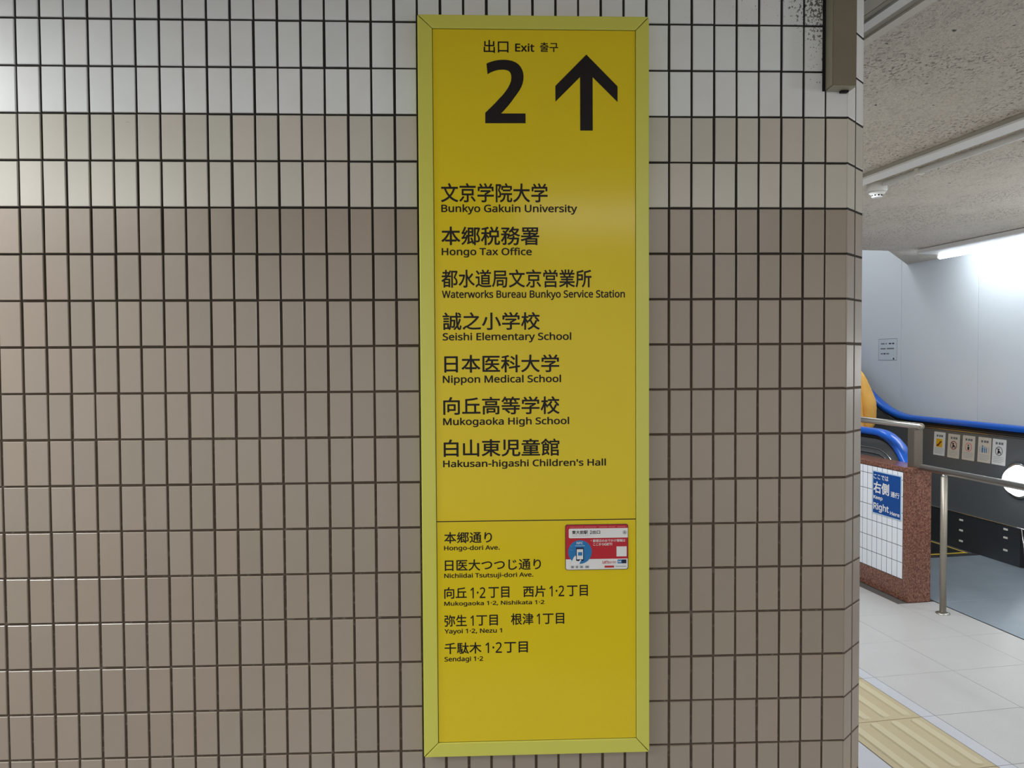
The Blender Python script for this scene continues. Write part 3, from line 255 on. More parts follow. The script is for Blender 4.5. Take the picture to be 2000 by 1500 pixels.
def latin_curve(text, offset):
    cu = bpy.data.curves.new('lettering', 'CURVE')
    cu.dimensions = '2D'; cu.fill_mode = 'BOTH'; cu.resolution_u = 5; cu.offset = offset
    x = 0
    for ch in text:
        adv, sps = GLYPH[ch]
        for q in sps:
            sp = cu.splines.new('BEZIER')
            n = len(q) // 6
            sp.bezier_points.add(n - 1)
            sp.use_cyclic_u = True
            for i, p in enumerate(sp.bezier_points):
                c = [v / 1000 for v in q[i * 6:i * 6 + 6]]
                p.handle_left_type = p.handle_right_type = 'FREE'
                p.co = (c[0] + x, c[1], 0)
                p.handle_left = (c[2] + x, c[3], 0)
                p.handle_right = (c[4] + x, c[5], 0)
        x += adv / 1000
    return cu

def kanji_curve(text, offset):
    cu = bpy.data.curves.new('lettering', 'FONT')
    cu.body = text; cu.offset = 0.0006 if '童' in text else 0.0; cu.resolution_u = 4
    return cu

def letter_mesh(kind, text, box, mat, off=None):
    """flat lettering filling box = (x0, x1, y0, y1); for Latin y0 is the base line and y1 the height of the capitals"""
    if off is None:
        off = {'J': 0.0145, 'L': 0.0165, 'N': 0.006, 'B': 0.020}[kind]
    cu = kanji_curve(text, 0) if kind == 'J' else latin_curve(text, 0)
    o = bpy.data.objects.new('tmp', cu)
    COL.objects.link(o)
    bpy.context.view_layer.update()
    me = bpy.data.meshes.new_from_object(o.evaluated_get(bpy.context.evaluated_depsgraph_get()))
    bpy.data.objects.remove(o); bpy.data.curves.remove(cu)
    # heavier strokes: the outline laid down again a little to every side (one flat film of ink)
    V = [v.co.copy() for v in me.vertices]; Fc = [tuple(p.vertices) for p in me.polygons]
    bpy.data.meshes.remove(me)
    dirs = [(0, 0)]
    if kind == 'B': dirs += [(off * i, off * j) for i in (-1, 0, 1) for j in (-1, 0, 1)]
    elif off > 0: dirs += [(off * math.cos(R(45 * k_)), off * math.sin(R(45 * k_))) for k_ in range(8)]
    P_, F_ = [], []
    for i, (dx, dy) in enumerate(dirs):
        F_ += [tuple(j + len(P_) for j in f) for f in Fc]
        P_ += [(v.x + dx, v.y + dy, 2e-6 * i) for v in V]
    xs = [v[0] for v in P_]; ys = [v[1] for v in P_]
    x0, x1 = min(xs), max(xs)
    y0, y1 = (min(ys), max(ys)) if kind in 'JB' else (-off, 0.480 + off)
    sx, sy = (box[1] - box[0]) / (x1 - x0), (box[3] - box[2]) / (y1 - y0)
    me = bpy.data.meshes.new('lettering')
    me.from_pydata([(box[0] + (x - x0) * sx, box[2] + (y - y0) * sy, 0.0002 + z) for x, y, z in P_], [], F_)
    me.materials.append(mat)
    me.update()
    return me

def write(kind, text, box, mat, parent, mw, name='lettering', off=None):
    return link(name, letter_mesh(kind, text, box, mat, off), parent, mw)

def flat(pts, d=0.0003):
    return MB().prism(pts, 0, d)

def disc_pts(cx, cy, rx, ry=None, n=28, a0=0, a1=360):
    ry = ry or rx
    return [(cx + rx * math.cos(R(a0 + (a1 - a0) * k / n)), cy + ry * math.sin(R(a0 + (a1 - a0) * k / n)))
            for k in range(n + (a1 - a0 < 360))]

def rrect(x0, y0, x1, y1, r_, n=5):
    pts = []
    for cx, cy, a in ((x1 - r_, y0 + r_, -90), (x1 - r_, y1 - r_, 0), (x0 + r_, y1 - r_, 90), (x0 + r_, y0 + r_, 180)):
        pts += [(cx + r_ * math.cos(R(a + 90 * k / n)), cy + r_ * math.sin(R(a + 90 * k / n))) for k in range(n + 1)]
    return pts

def ring(cx, cy, r1, r2, d=0.0003, n=28):
    m = MB()
    vs = []
    for z in (0, d):
        for rr in (r1, r2):
            vs += [(cx + rr * math.cos(2 * math.pi * k / n), cy + rr * math.sin(2 * math.pi * k / n), z) for k in range(n)]
    fs = []
    for k in range(n):
        j = (k + 1) % n
        fs += [(k, j, n + j, n + k), (2*n + k, 2*n + j, 3*n + j, 3*n + k), (k, j, 2*n + j, 2*n + k), (n + k, n + j, 3*n + j, 3*n + k)]
    return m.add(vs, fs)

C_WHITE = (227, 229, 228)
C_CREAM = (198, 193, 182)
C_BEIGE = (158, 146, 132)

# ------------------------------------------------------------------ materials
def tile_material():
    """glazed wall tiles: white courses at the top, cream, then beige; each tile its own shade"""
    k = NT('glazed_tile')
    p = k.pos()
    sep = k.n('ShaderNodeSeparateXYZ'); k.link(p, sep.inputs[0])
    X, Y, Z = sep.outputs
    row = k.math('DIVIDE', k.math('SUBTRACT', 2.245, Z), 0.1)
    cx = k.math('FLOOR', k.math('DIVIDE', k.math('ADD', X, k.math('MULTIPLY', Y, 0.7)), 0.05))
    cz = k.math('FLOOR', row)
    cmb = k.n('ShaderNodeCombineXYZ'); k.link(cx, cmb.inputs[0]); k.link(cz, cmb.inputs[1])
    wn = k.n('ShaderNodeTexWhiteNoise', noise_dimensions='2D'); k.link(cmb.outputs[0], wn.inputs['Vector'])
    white, cream, beige = srgb(*C_WHITE), srgb(*C_CREAM), srgb(*C_BEIGE)
    s1 = k.math('GREATER_THAN', row, 2.0); s2 = k.math('GREATER_THAN', row, 4.0)
    c = k.mix(s1, white, cream); c = k.mix(s2, c, beige)
    sw = k.n('ShaderNodeSeparateColor'); k.link(wn.outputs['Color'], sw.inputs[0])
    hue = k.mix(sw.outputs[0], (1.015, 0.985, 0.975, 1), (0.985, 1.002, 0.99, 1))
    c = k.mix(1.0, c, hue, 'MULTIPLY')
    val = k.math('ADD', k.math('MULTIPLY', sw.outputs[1], 0.07), 0.965)
    vv = k.n('ShaderNodeCombineColor')
    for i in range(3): k.link(val, vv.inputs[i])
    c = k.mix(1.0, c, vv.outputs[0], 'MULTIPLY')
    cloud = k.step(k.noise(p, 9, 3), 0.35, 0.75)
    c = k.mix(k.math('MULTIPLY', cloud, 0.10), c, (0.42, 0.36, 0.29, 1))
    # specks of mould: thin at the top right, thick beside the metal channel
    m1 = k.math('MULTIPLY', k.step(Z, 2.13, 2.30), k.math('MULTIPLY', k.step(X, 0.75, 1.7), k.math('LESS_THAN', X, 1.80)))
    near = k.math('MULTIPLY', k.math('MULTIPLY', k.step(X, 1.62, 1.755), k.math('LESS_THAN', X, 1.80)), k.step(Z, 2.04, 2.13))
    sp = k.noise(p, 160, 3, 0.6)
    thr = k.math('SUBTRACT', 0.80, k.math('ADD', k.math('MULTIPLY', m1, 0.16), k.math('MULTIPLY', near, 0.19)))
    speck = k.step(k.math('SUBTRACT', sp, thr), 0.0, 0.04)
    speck = k.math('MULTIPLY', speck, k.math('MAXIMUM', m1, near))
    c = k.mix(k.math('MULTIPLY', speck, 0.85), c, (0.02, 0.017, 0.015, 1))
    # brown smears low on a few tiles
    sm = k.step(k.noise(k.pos((14, 14, 45)), 1.0, 4, 0.7), 0.68, 0.76)
    c = k.mix(k.math('MULTIPLY', sm, 0.22), c, (0.16, 0.12, 0.09, 1))
    k.set(c, 0.25, 0.0, 0.5)
    k.bump(k.noise(p, 35, 2), 0.0006, 0.25)
    return k.m

def grout_material():
    k = NT('grout')
    p = k.pos()
    sep = k.n('ShaderNodeSeparateXYZ'); k.link(p, sep.inputs[0])
    c = k.mix(k.step(sep.outputs[2], 1.85, 1.35), srgb(40, 36, 30), srgb(88, 76, 64))
    eff = k.math('MULTIPLY', k.step(k.noise(p, 80, 3, 0.6), 0.55, 0.7), k.step(sep.outputs[2], 1.75, 0.9))
    c = k.mix(k.math('MULTIPLY', eff, 0.55), c, srgb(140, 132, 122))
    k.set(c, 0.9)
    return k.m

def granite_material():
    k = NT('red_granite')
    p = k.pos()
    a = k.noise(p, 95, 4, 0.75)
    b = k.noise(p, 210, 2, 0.5)
    c = k.mix(k.step(a, 0.40, 0.62), srgb(98, 58, 45), srgb(152, 106, 87))
    c = k.mix(k.math('MULTIPLY', k.step(b, 0.60, 0.68), 0.8), c, srgb(46, 30, 26))
    c = k.mix(k.math('MULTIPLY', k.step(k.noise(p, 130, 2), 0.66, 0.72), 0.6), c, srgb(176, 150, 132))
    k.set(c, 0.22)
    return k.m

def floor_material(name, rgb):
    k = NT(name)
    p = k.pos()
    c = srgb(*rgb)
    lo = tuple(v * 0.88 for v in c[:3]) + (1,)
    col = k.mix(k.noise(p, 5, 4, 0.6), lo, c)
    col = k.mix(k.math('MULTIPLY', k.step(k.noise(p, 170, 2), 0.62, 0.70), 0.28), col, srgb(120, 116, 112))
    col = k.mix(k.math('MULTIPLY', k.step(k.noise(p, 28, 3, 0.7), 0.68, 0.78), 0.35), col, srgb(110, 104, 98))
    k.set(col, 0.34)
    k.bump(k.noise(p, 60, 2), 0.0006, 0.2)
    return k.m

def plaster_material():
    k = NT('rough_plaster')
    p = k.pos()
    big = k.noise(p, 1.6, 3, 0.6)
    c = k.mix(big, srgb(214, 203, 188), srgb(228, 222, 211))
    g = k.noise(p, 120, 3, 0.65)
    c = k.mix(k.math('MULTIPLY', k.step(g, 0.48, 0.72), 0.45), c, srgb(128, 116, 102))
    st = k.noise(k.pos((95, 60, 95)), 1.0, 3, 0.6)
    dens = k.step(k.noise(p, 2.2, 2), 0.38, 0.60)
    pit = k.math('MULTIPLY', k.step(st, 0.57, 0.68), dens)
    c = k.mix(k.math('MULTIPLY', pit, 0.55), c, srgb(82, 68, 58))
    streak = k.step(k.noise(k.pos((30, 8, 30)), 1.0, 3, 0.7), 0.52, 0.74)
    c = k.mix(k.math('MULTIPLY', streak, 0.22), c, srgb(96, 82, 72))
    c = k.mix(k.math('MULTIPLY', k.step(k.noise(p, 24, 2), 0.725, 0.765), 0.85), c, srgb(38, 32, 28))
    k.set(c, 0.95)
    k.bump(k.math('SUBTRACT', g, k.math('MULTIPLY', pit, 1.5)), 0.006, 0.9)
    return k.m

def brushed(name, rgb, rough, scale=(1, 1, 260), metal=1.0, var=0.1):
    k = NT(name)
    f = k.noise(k.pos(scale), 1.0, 2)
    c = srgb(*rgb)
    k.set(k.mix(f, tuple(v * (1 - var) for v in c[:3]) + (1,), tuple(min(1, v * (1 + var)) for v in c[:3]) + (1,)),
          k.math('ADD', k.math('MULTIPLY', f, 0.12), rough - 0.06), metal)
    return k.m

M_TILE = tile_material()
M_GROUT = grout_material()
M_GRAN = granite_material()
M_FLOOR = floor_material('floor_tile', (186, 185, 183))
M_FLOOR2 = floor_material('floor_tile_light', (190, 192, 198))
M_JOINT = plain('floor_joint', (84, 80, 76), 0.9)
M_PLAST = plaster_material()
M_WTILE = plain('white_tile', (242, 246, 252), 0.18, var=0.02)
M_WGROUT = plain('dark_joint', (44, 46, 50), 0.8)
M_PANEL = plain('white_wall_panel', (216, 223, 228), 0.30, var=0.012, scale=3)
M_SEAM = plain('panel_seam', (150, 154, 160), 0.7)
M_STEEL = brushed('stainless_steel', (196, 194, 188), 0.30)
M_POST = brushed('satin_steel', (158, 151, 138), 0.44, metal=0.6)
M_POST2 = brushed('brown_grey_steel', (118, 109, 98), 0.4, metal=0.7)
M_TRIM = brushed('polished_trim', (214, 214, 212), 0.22)
M_DARK = brushed('dark_balustrade_steel', (112, 117, 120), 0.34, metal=0.35)
M_SKIRT = brushed('dark_skirt_steel', (68, 71, 75), 0.36, metal=0.35)
M_BLUE = plain('blue_rubber', (22, 92, 196), 0.24, var=0.05)
M_BLACK = plain('black_rubber', (22, 22, 24), 0.5)
M_STEP = brushed('step_aluminium', (96, 98, 102), 0.4, metal=0.8)
M_YEL = plain('yellow_line', (206, 178, 60), 0.6)
M_WHITE = plain('white_enamel', (238, 238, 235), 0.4, var=0.02)
M_ALU = plain('ceiling_aluminium', (228, 222, 212), 0.45, var=0.03)
M_ALU2 = plain('ceiling_aluminium_grey', (176, 172, 160), 0.5, var=0.03)
M_SLOT = plain('black_slot', (16, 14, 12), 0.9)
M_YPANEL = plain('yellow_acrylic', (223, 198, 32), 0.16, var=0.025, scale=7, spec=0.32)
M_YFRAME = plain('yellow_green_enamel', (208, 206, 88), 0.30, var=0.03, scale=12)
M_INK = plain('black_film', (20, 14, 14), 0.45, spec=0.3)
M_GAP = plain('dark_gap', (44, 32, 16), 0.8)
M_BOX = plain('painted_steel_channel', (120, 111, 92), 0.38, var=0.08, scale=18)
M_BOXS = plain('painted_steel_edge', (150, 144, 124), 0.38, var=0.05)
M_SEAL = plain('black_mould', (24, 20, 18), 0.95, var=0.4, scale=120, bump=0.002)
M_TACT = plain('tactile_ceramic', (176, 162, 128), 0.45, var=0.04, scale=14)
M_TACTB = plain('tactile_bar_ceramic', (190, 179, 147), 0.42, var=0.04, scale=14)
M_RED = plain('print_red', (186, 30, 44), 0.3, var=0.01)
M_PINK = plain('print_pink', (224, 130, 132), 0.4, var=0.02)
M_PAPER = plain('print_white', (228, 228, 226), 0.4, var=0.01)
M_PAPERW = plain('sticker_ivory', (216, 206, 190), 0.45, var=0.03)
M_CYAN = plain('print_blue', (34, 118, 178), 0.3, var=0.01)
M_NAVY = plain('print_navy', (16, 34, 66), 0.3, var=0.01)
M_SBLUE = plain('sign_blue', (14, 74, 150), 0.25, var=0.02)
M_GREY = plain('print_grey', (112, 116, 120), 0.5, var=0.02)
M_LGREY = plain('print_pale_grey', (172, 178, 180), 0.5, var=0.02)
M_LBLUE = plain('print_pale_blue', (140, 176, 206), 0.5, var=0.02)
M_DRED = plain('print_dark_red', (130, 44, 40), 0.5, var=0.02)
M_TUBE = emit('lit_tube', (238, 247, 255), 41.0)
M_DOME = emit('reflection_glow', (255, 255, 255), 5.0)  # emission stands in for a bright reflection in the steel

# ------------------------------------------------------------------ the sign wall (column)
Y_G = 0.0045                  # the joints lie this far behind the faces of the tiles
CH = 0.096 / math.sqrt(2)     # run of the 45 degree corner
wall = obj('wall_front', MB().box((-1.6, Y_G, 0.0), (1.7965, 0.5, H_CEIL)), M_GROUT)
tag(wall, kind='structure')
corner = obj('wall_corner', MB().prism([(1.7970, Y_G), (1.8005, 0.0015), (1.8005 + CH, CH + 0.0015), (1.8005 + CH, 0.5), (1.7970, 0.5)], 0, H_CEIL), M_GROUT)
tag(corner, kind='structure')
XS = 1.7965 + CH
side = obj('wall_passage', MB().box((1.3, 0.5, 0), (XS, 2.6, H_CEIL)), M_GROUT)
tag(side, kind='structure')

def tile_mb(wd, hg, dep=0.0065, b=0.0011):
    x, z = wd / 2, hg / 2
    m = MB()
    vs = [(-x + b, 0, -z + b), (x - b, 0, -z + b), (x - b, 0, z - b), (-x + b, 0, z - b),
          (-x, b, -z), (x, b, -z), (x, b, z), (-x, b, z),
          (-x, dep, -z), (x, dep, -z), (x, dep, z), (-x, dep, z)]
    return m.add(vs, [(0,1,2,3),(0,4,5,1),(1,5,6,2),(2,6,7,3),(3,7,4,0),(4,8,9,5),(5,9,10,6),(6,10,11,7),(7,11,8,4)])
TM = []
for i in range(4):
    me = tile_mb(0.0446 + random.uniform(-.0005, .0006), 0.0954 + random.uniform(-.0004, .0004)).mesh('tile', M_TILE)
    fix_normals(me); TM.append(me)
field = MB()
def field_tile(m4, wd=0.0446, hg=0.0954):
    t = tile_mb(wd, hg)
    field.add([m4 @ Vector(v) for v in t.v], t.f)
n_single = 0
for r_ in range(-2, 22):
    for c in range(-32, 36):
        x, z = 0.05 * (c + 0.5), 2.245 - 0.1 * (r_ + 0.5)
        if z + 0.047 > H_CEIL: continue
        if 0.87 < x < 1.33 and 0.68 < z < 2.2: continue       # nothing of these shows behind the sign board
        j = Matrix.Rotation(random.uniform(-.0035, .0035), 4, 'Y') @ Matrix.Rotation(random.uniform(-.004, .004), 4, 'X') @ Matrix.Rotation(random.uniform(-.006, .006), 4, 'Z')
        m4 = T((x + random.uniform(-.0006, .0006), random.uniform(-.0003, .0004), z + random.uniform(-.0005, .0005))) @ j
        if -1 <= c <= 16 and -1 <= r_ <= 15 and n_single < 300:
            link('tile', random.choice(TM), wall, m4); n_single += 1
        else:
            field_tile(m4, 0.0446 if c < 35 else 0.0465)
o = obj('tile_field', field, M_TILE, wall); tag(o, kind='stuff')
# corner: two narrow courses turned 45 degrees
for r_ in range(-1, 22):
    z = 2.245 - 0.1 * (r_ + 0.5)
    for q, s in enumerate((0.0230, 0.0740)):
        me = TM[(r_ + q) % 4]
        m4 = T((1.8005 + s / math.sqrt(2) - 0.0012, s / math.sqrt(2) - 0.0012, z)) @ Matrix.Rotation(R(45), 4, 'Z') @ T((0, 0, random.uniform(-.0005, .0005)))
        link('tile', me, corner, m4)
field = MB()
for r_ in range(-1, 22):
    for c in range(46):
        m4 = T((XS + 0.0040, CH + 0.030 + 0.05 * c, 2.245 - 0.1 * (r_ + 0.5))) @ Matrix.Rotation(R(90), 4, 'Z')
        field_tile(m4)
o = obj('tile_field', field, M_TILE, side); tag(o, kind='stuff')

# ------------------------------------------------------------------ floor and ceiling
floor = obj('floor', MB().box((-4.5, -5.5, -0.12), (9.0, 9.0, -0.0022)), M_JOINT)
tag(floor, kind='structure')
A_EDGES = [-4.16, -3.76, -3.36, -2.96, -2.56, -2.16, -1.76, -1.362]
def floor_tile(a0, a1, b0, b1, mat, g=0.0010, name='floor_tile'):
    m = MB().box((a0 + g, b0 + g, -0.02), (a1 - g, b1 - g, 0.0))
    return obj(name, m, mat, floor, LM, bevel=0.0008, seg=1)
B_J = [-0.16 - 0.4 * i for i in range(-10, 12)]
for i in range(len(B_J) - 1):
    b1, b0 = B_J[i], B_J[i + 1]
    for k_ in range(len(A_EDGES) - 1):
        p = LM @ Vector((A_EDGES[k_], b1, 0))
        if p.y > -0.02 and p.x < 1.55 and p.y < 2.95: continue
        floor_tile(A_EDGES[k_], A_EDGES[k_ + 1], b0, b1, M_FLOOR2)
    # guiding tiles: four long bars on each
    m = MB().box((-1.359, b0 + .0016, -0.02), (-0.977, b1 - .0016, 0.0))
    t = obj('tactile_tile', m, M_TACT, floor, LM)
    mb = MB()
    for q in range(4):
        ac = -1.1675 + (q - 1.5) * 0.094
        ring_ = [(ac + 0.019, b0 + .035)] + [(ac + 0.019, b1 - .035), (ac - 0.019, b1 - .035), (ac - 0.019, b0 + .035)]
        lo = disc_pts(ac, b1 - .035, .0225, n=8, a0=0, a1=180) + disc_pts(ac, b0 + .035, .0225, n=8, a0=180, a1=360)
        hi = disc_pts(ac, b1 - .035, .0165, n=8, a0=0, a1=180) + disc_pts(ac, b0 + .035, .0165, n=8, a0=180, a1=360)
        n = len(lo)
        mb.add([(x, y, 0) for x, y in lo] + [(x, y, 0.005) for x, y in hi],
               [tuple(range(n, 2 * n))] + [(i_, (i_ + 1) % n, n + (i_ + 1) % n, n + i_) for i_ in range(n)])
    obj('guide_bar', mb, M_TACTB, t)
    floor_tile(-0.975, -0.910, b0, b1, M_FLOOR2, name='border_tile')
    for a0, a1 in ((-0.910, -0.490), (-0.490, -0.070)):
        floor_tile(a0, a1, b0, b1, M_FLOOR)
    if b1 <= -0.1 : floor_tile(-0.070, 0.180, b0, b1, M_FLOOR)
floor_tile(-0.070, 0.180, -0.160, -0.003, M_FLOOR)
obj('edge_strip', MB().box((0.1815, -4.9, -0.02), (0.1865, 0.9, 0.0005)), M_BLACK, floor, LM)
# steel landing plates in front of the moving steps
def plate_material():
    k = NT('landing_plate_steel')
    tc = k.n('ShaderNodeTexCoord')
    sep = k.n('ShaderNodeSeparateXYZ'); k.link(tc.outputs['Object'], sep.inputs[0])
    wv = k.math('SINE', k.math('MULTIPLY', sep.outputs[0], 2 * math.pi / 0.012))
    k.set(k.mix(k.noise(k.pos(), 6, 3), srgb(146, 160, 170), srgb(168, 180, 190)), 0.26, 0.35)
    k.bump(wv, 0.0007, 0.5)
    return k.m
M_PLATE = plate_material()
for b0, b1 in ((-1.9, -0.93), (-0.93, -0.03), (-0.03, 0.93)):
    obj('landing_plate', MB().box((0.190, b0 + .0015, -0.02), (1.338, b1 - .0015, 0.001)), M_PLATE, floor, LM, bevel=0.001, seg=1)

# ceiling: flat slab with the opening over the escalator cut away
cp = [(-9, -9), (9, -9), (9, -9)]
pts = [(-5.2, -8.6), (2.6, -8.6), (2.6, cb(2.25)), (ca(1.66), cb(2.2)), (ca(0.853), cb(1.375)), (-0.06, cb(1.345)), (-0.06, 4.2), (-5.2, 4.2)]
ceil_ = obj('ceiling', MB().prism(pts, H_CEIL, H_CEIL + 0.25), M_PLAST, None, LM)
tag(ceil_, kind='structure')
shaft = obj('ceiling', MB().box((-1.2, cb(1.0), 4.4), (2.4, 6.5, 4.5)), M_PLAST, None, LM)
tag(shaft, kind='structure')
wb = obj('wall_back', MB().box((-5.2, 4.2, 0), (-0.06, 4.35, 4.4)), M_PANEL, None, LM)
tag(wb, kind='structure')
wl = obj('wall_left', MB().box((-0.20, 2.42, 0), (-0.06, 4.195, 4.4)), M_PANEL, None, LM)
tag(wl, kind='structure')
we = obj('wall_end', MB().box((-0.06, 6.5, 0), (1.7, 6.62, 4.4)), M_PANEL, None, LM)
tag(we, kind='structure')
# light metal profiles with black slots along the ceiling
cs = thing('ceiling_profile', 'pale metal ceiling profile with black slots, beside the top of the tiled column', 'ceiling trim', at(ca(-1.95), 0, H_CEIL))
a0 = ca(-1.95)
def strip(name, x0, x1, d0, d1, mat):
    obj(name, MB().box((ca(x0) - a0, -4.5, -d1), (ca(x1) - a0, 1.0, -d0)), mat, cs)
strip('profile_strip', -1.945, -1.920, 0, 0.004, M_ALU2)
strip('profile_strip', -1.920, -1.891, 0, 0.010, M_ALU)
strip('slot', -1.953, -1.945, 0, 0.002, M_SLOT)
strip('profile_strip', -1.985, -1.953, 0, 0.012, M_WHITE)
strip('profile_strip', -2.004, -1.985, 0, 0.006, M_ALU2)
strip('slot', -2.012, -2.004, 0, 0.002, M_SLOT)
strip('profile_strip', -2.060, -2.012, 0, 0.010, M_ALU2)

# cable raceway
rw = thing('cable_raceway', 'wide white cable raceway running along the rough ceiling', 'cable duct', at(ca(-0.9), 0, H_CEIL - 0.001))
r0_ = ca(-0.9)
obj('base', MB().box((ca(-0.960) - r0_, -4.5, -0.014), (ca(-0.850) - r0_, 1.2, 0)), M_ALU2, rw)
obj('cover', MB().box((ca(-0.958) - r0_, -4.5, -0.024), (ca(-0.905) - r0_, 1.2, -0.0141)), M_WHITE, rw, bevel=0.002)
obj('cover', MB().box((ca(-0.903) - r0_, -4.5, -0.020), (ca(-0.862) - r0_, 1.2, -0.0141)), M_WHITE, rw, bevel=0.002)
cd = thing('conduit', 'thin white conduit leading along the ceiling to the smoke detector', 'conduit', at(ca(-0.772), cb(-0.70), H_CEIL - 0.001))
obj('pipe', MB().tube([(0, -3.6, -0.014), (0, -0.112, -0.014)], 0.0125, 12), M_WHITE, cd)
for b in (-0.35, -1.15, -1.95, -2.75):
    obj('clamp', MB().box((-0.020, b - 0.010, -0.029), (0.020, b + 0.010, 0)), M_ALU, cd, bevel=0.002)
# smoke detector
sd = thing('smoke_detector', 'round white smoke detector under the ceiling at the end of the thin conduit', 'smoke detector', at(ca(-0.776), cb(-0.76), H_CEIL - 0.0005))
obj('base', MB().lathe([(0, 0), (0.046, 0), (0.047, -0.036), (0.043, -0.043), (0, -0.043)], 28), M_WHITE, sd)
obj('sensor_head', MB().lathe([(0, -0.0435), (0.040, -0.0435), (0.037, -0.052), (0.028, -0.057), (0.025, -0.058), (0.025, -0.067), (0.021, -0.071), (0, -0.072)], 28), M_WHITE, sd)
for i in range(10):
    a = 36 * i
    m = MB().box((0.024, -0.0045, -0.0655), (0.0262, 0.0045, -0.0595))
    obj('vent_slot', m, M_SLOT, sd, Matrix.Rotation(R(a), 4, 'Z'))

# fluorescent batten: a flat white reflector with the bare tube on its wall side
fl = thing('fluorescent_light', 'lit fluorescent tube light under the ceiling close to the white panelled wall', 'light fixture', at(ca(1.03), 0.03, H_CEIL))
L_ = cb(1.27) - 0.03
obj('housing', MB().add([(0, 0, -0.004), (0.285, 0, -0.004), (0.285, 0, -0.018), (0.20, 0, -0.036), (0.02, 0, -0.036), (0, 0, -0.032),
                         (0, L_, -0.004), (0.285, L_, -0.004), (0.285, L_, -0.018), (0.20, L_, -0.036), (0.02, L_, -0.036), (0, L_, -0.032)],
                        [(0,1,2,3,4,5), (11,10,9,8,7,6)] + [(i, (i + 1) % 6, 6 + (i + 1) % 6, 6 + i) for i in range(6)]), M_WHITE, fl)
obj('tube', MB().tube([(0.285, 0.04, -0.040), (0.285, L_ + 0.10, -0.040)], 0.0175, 16), M_TUBE, fl)
for y in (0.02, L_ + 0.1005):
    obj('lamp_holder', MB().box((0.270, y, -0.052), (0.300, y + 0.0195, -0.002)), M_WHITE, fl, bevel=0.002)

# ------------------------------------------------------------------ white panelled wall right of the escalator
A_W = 1.56
wr = obj('wall_right', MB().box((A_W + 0.012, -3.0, 0), (A_W + 0.15, 6.5, 4.4)), M_SEAM, None, LM)
tag(wr, kind='structure')
seams = [-2.63, -1.70, -0.77, 0.20 - 0.0, 1.235, 2.155, 3.08, 4.0, 4.93, 5.86]
seams[3] = 0.31
for b0, b1 in zip(seams[:-1], seams[1:]):
    for z0, z1 in ((0.02, 4.38),):
        obj('wall_panel', MB().box((A_W, b0 + 0.0016, z0), (A_W + 0.0118, b1 - 0.0016, z1)), M_PANEL, wr, bevel=0.0012, seg=1)
FACE = Matrix.Rotation(R(-90), 4, 'Z') @ Matrix.Rotation(R(90), 4, 'X')    # x to the viewer's right, y up, z towards the hall
def wallpt(b, z, a=A_W): return LM @ T((a, b, z)) @ FACE
# small paper notice
nt = thing('paper_notice', 'small pale paper notice with three faint lines, on the white panelled wall', 'notice', wallpt(2.34, 1.60))
wN, hN = 0.27, 0.205
obj('sheet', flat([(-wN/2, -hN/2), (wN/2, -hN/2), (wN/2, hN/2), (-wN/2, hN/2)], 0.0008), plain('notice_sheet', (206, 216, 224), 0.35), nt)
mm = MB()
for x0, y0, x1, y1 in ((-wN/2, -hN/2, wN/2, -hN/2+.004), (-wN/2, hN/2-.004, wN/2, hN/2), (-wN/2, -hN/2, -wN/2+.004, hN/2), (wN/2-.004, -hN/2, wN/2, hN/2)):
    mm.box((x0, y0, 0.0009), (x1, y1, 0.0012))
obj('border', mm, plain('notice_border', (128, 140, 148), 0.5), nt)
for y, segs in ((0.055, ((-.10, -.045, 1), (-.03, -.012, 1), (0.015, .05, 0), (.062, .092, 0))), (0.008, ((-.105, -.03, 1), (-.012, .09, 1))), (-.04, ((-.10, -.07, 1), (-.06, -.03, 0), (-.02, .02, 1)))):
    for x0, x1, g in segs:
        obj('text_line', MB().box((x0, y - .006, .0009), (x1, y + .006, .0012)), M_GREY if g else M_NAVY, nt)
obj('mark', flat(disc_pts(0.085, -0.088, 0.010), 0.0016), M_NAVY, nt)

# ------------------------------------------------------------------ low wall of granite and white tiles
lw = thing('low_wall', 'low dividing wall of white tiles capped and edged with red granite', 'low wall', at(0, 0, 0))
Wd, Lg, Hh = 0.157, 2.4, 0.838
obj('core', MB().box((0.0012, 0.05, 0.01), (Wd - 0.004, Lg, Hh - 0.033)), M_WGROUT, lw)
obj('capstone', MB().box((-0.002, -0.002, Hh - 0.032), (Wd + 0.002, Lg, Hh)), M_GRAN, lw, bevel=0.003)
obj('end_stone', MB().box((0, 0, 0), (Wd, 0.052, Hh - 0.0325)), M_GRAN, lw, bevel=0.002)
obj('plinth', MB().box((0, 0.0525, 0), (Wd, Lg, 0.131)), M_GRAN, lw, bevel=0.002)
wt = {}
rows_ = [0.133 + 0.1035 * i for i in range(7)]
top = Hh - 0.0335
for z0 in rows_:
    z1 = min(z0 + 0.1035, top)
    if z1 - z0 < 0.02: continue
    key = round(z1 - z0, 3)
    if key not in wt:
        m = tile_mb(0.0462, z1 - z0 - 0.0036, 0.006, 0.0004).mesh('white_tile', M_WTILE); fix_normals(m); wt[key] = m
    for i in range(46):
        b = 0.0535 + 0.0500 * (i + 0.5)
        if b > Lg - 0.03: break
        link('tile', wt[key], lw, T((0.0002, b, (z0 + z1) / 2)) @ Matrix.Rotation(R(-90), 4, 'Z'))
obj('back_face', MB().box((Wd - 0.0038, 0.053, 0.132), (Wd - 0.0005, Lg, top)), M_WTILE, lw)

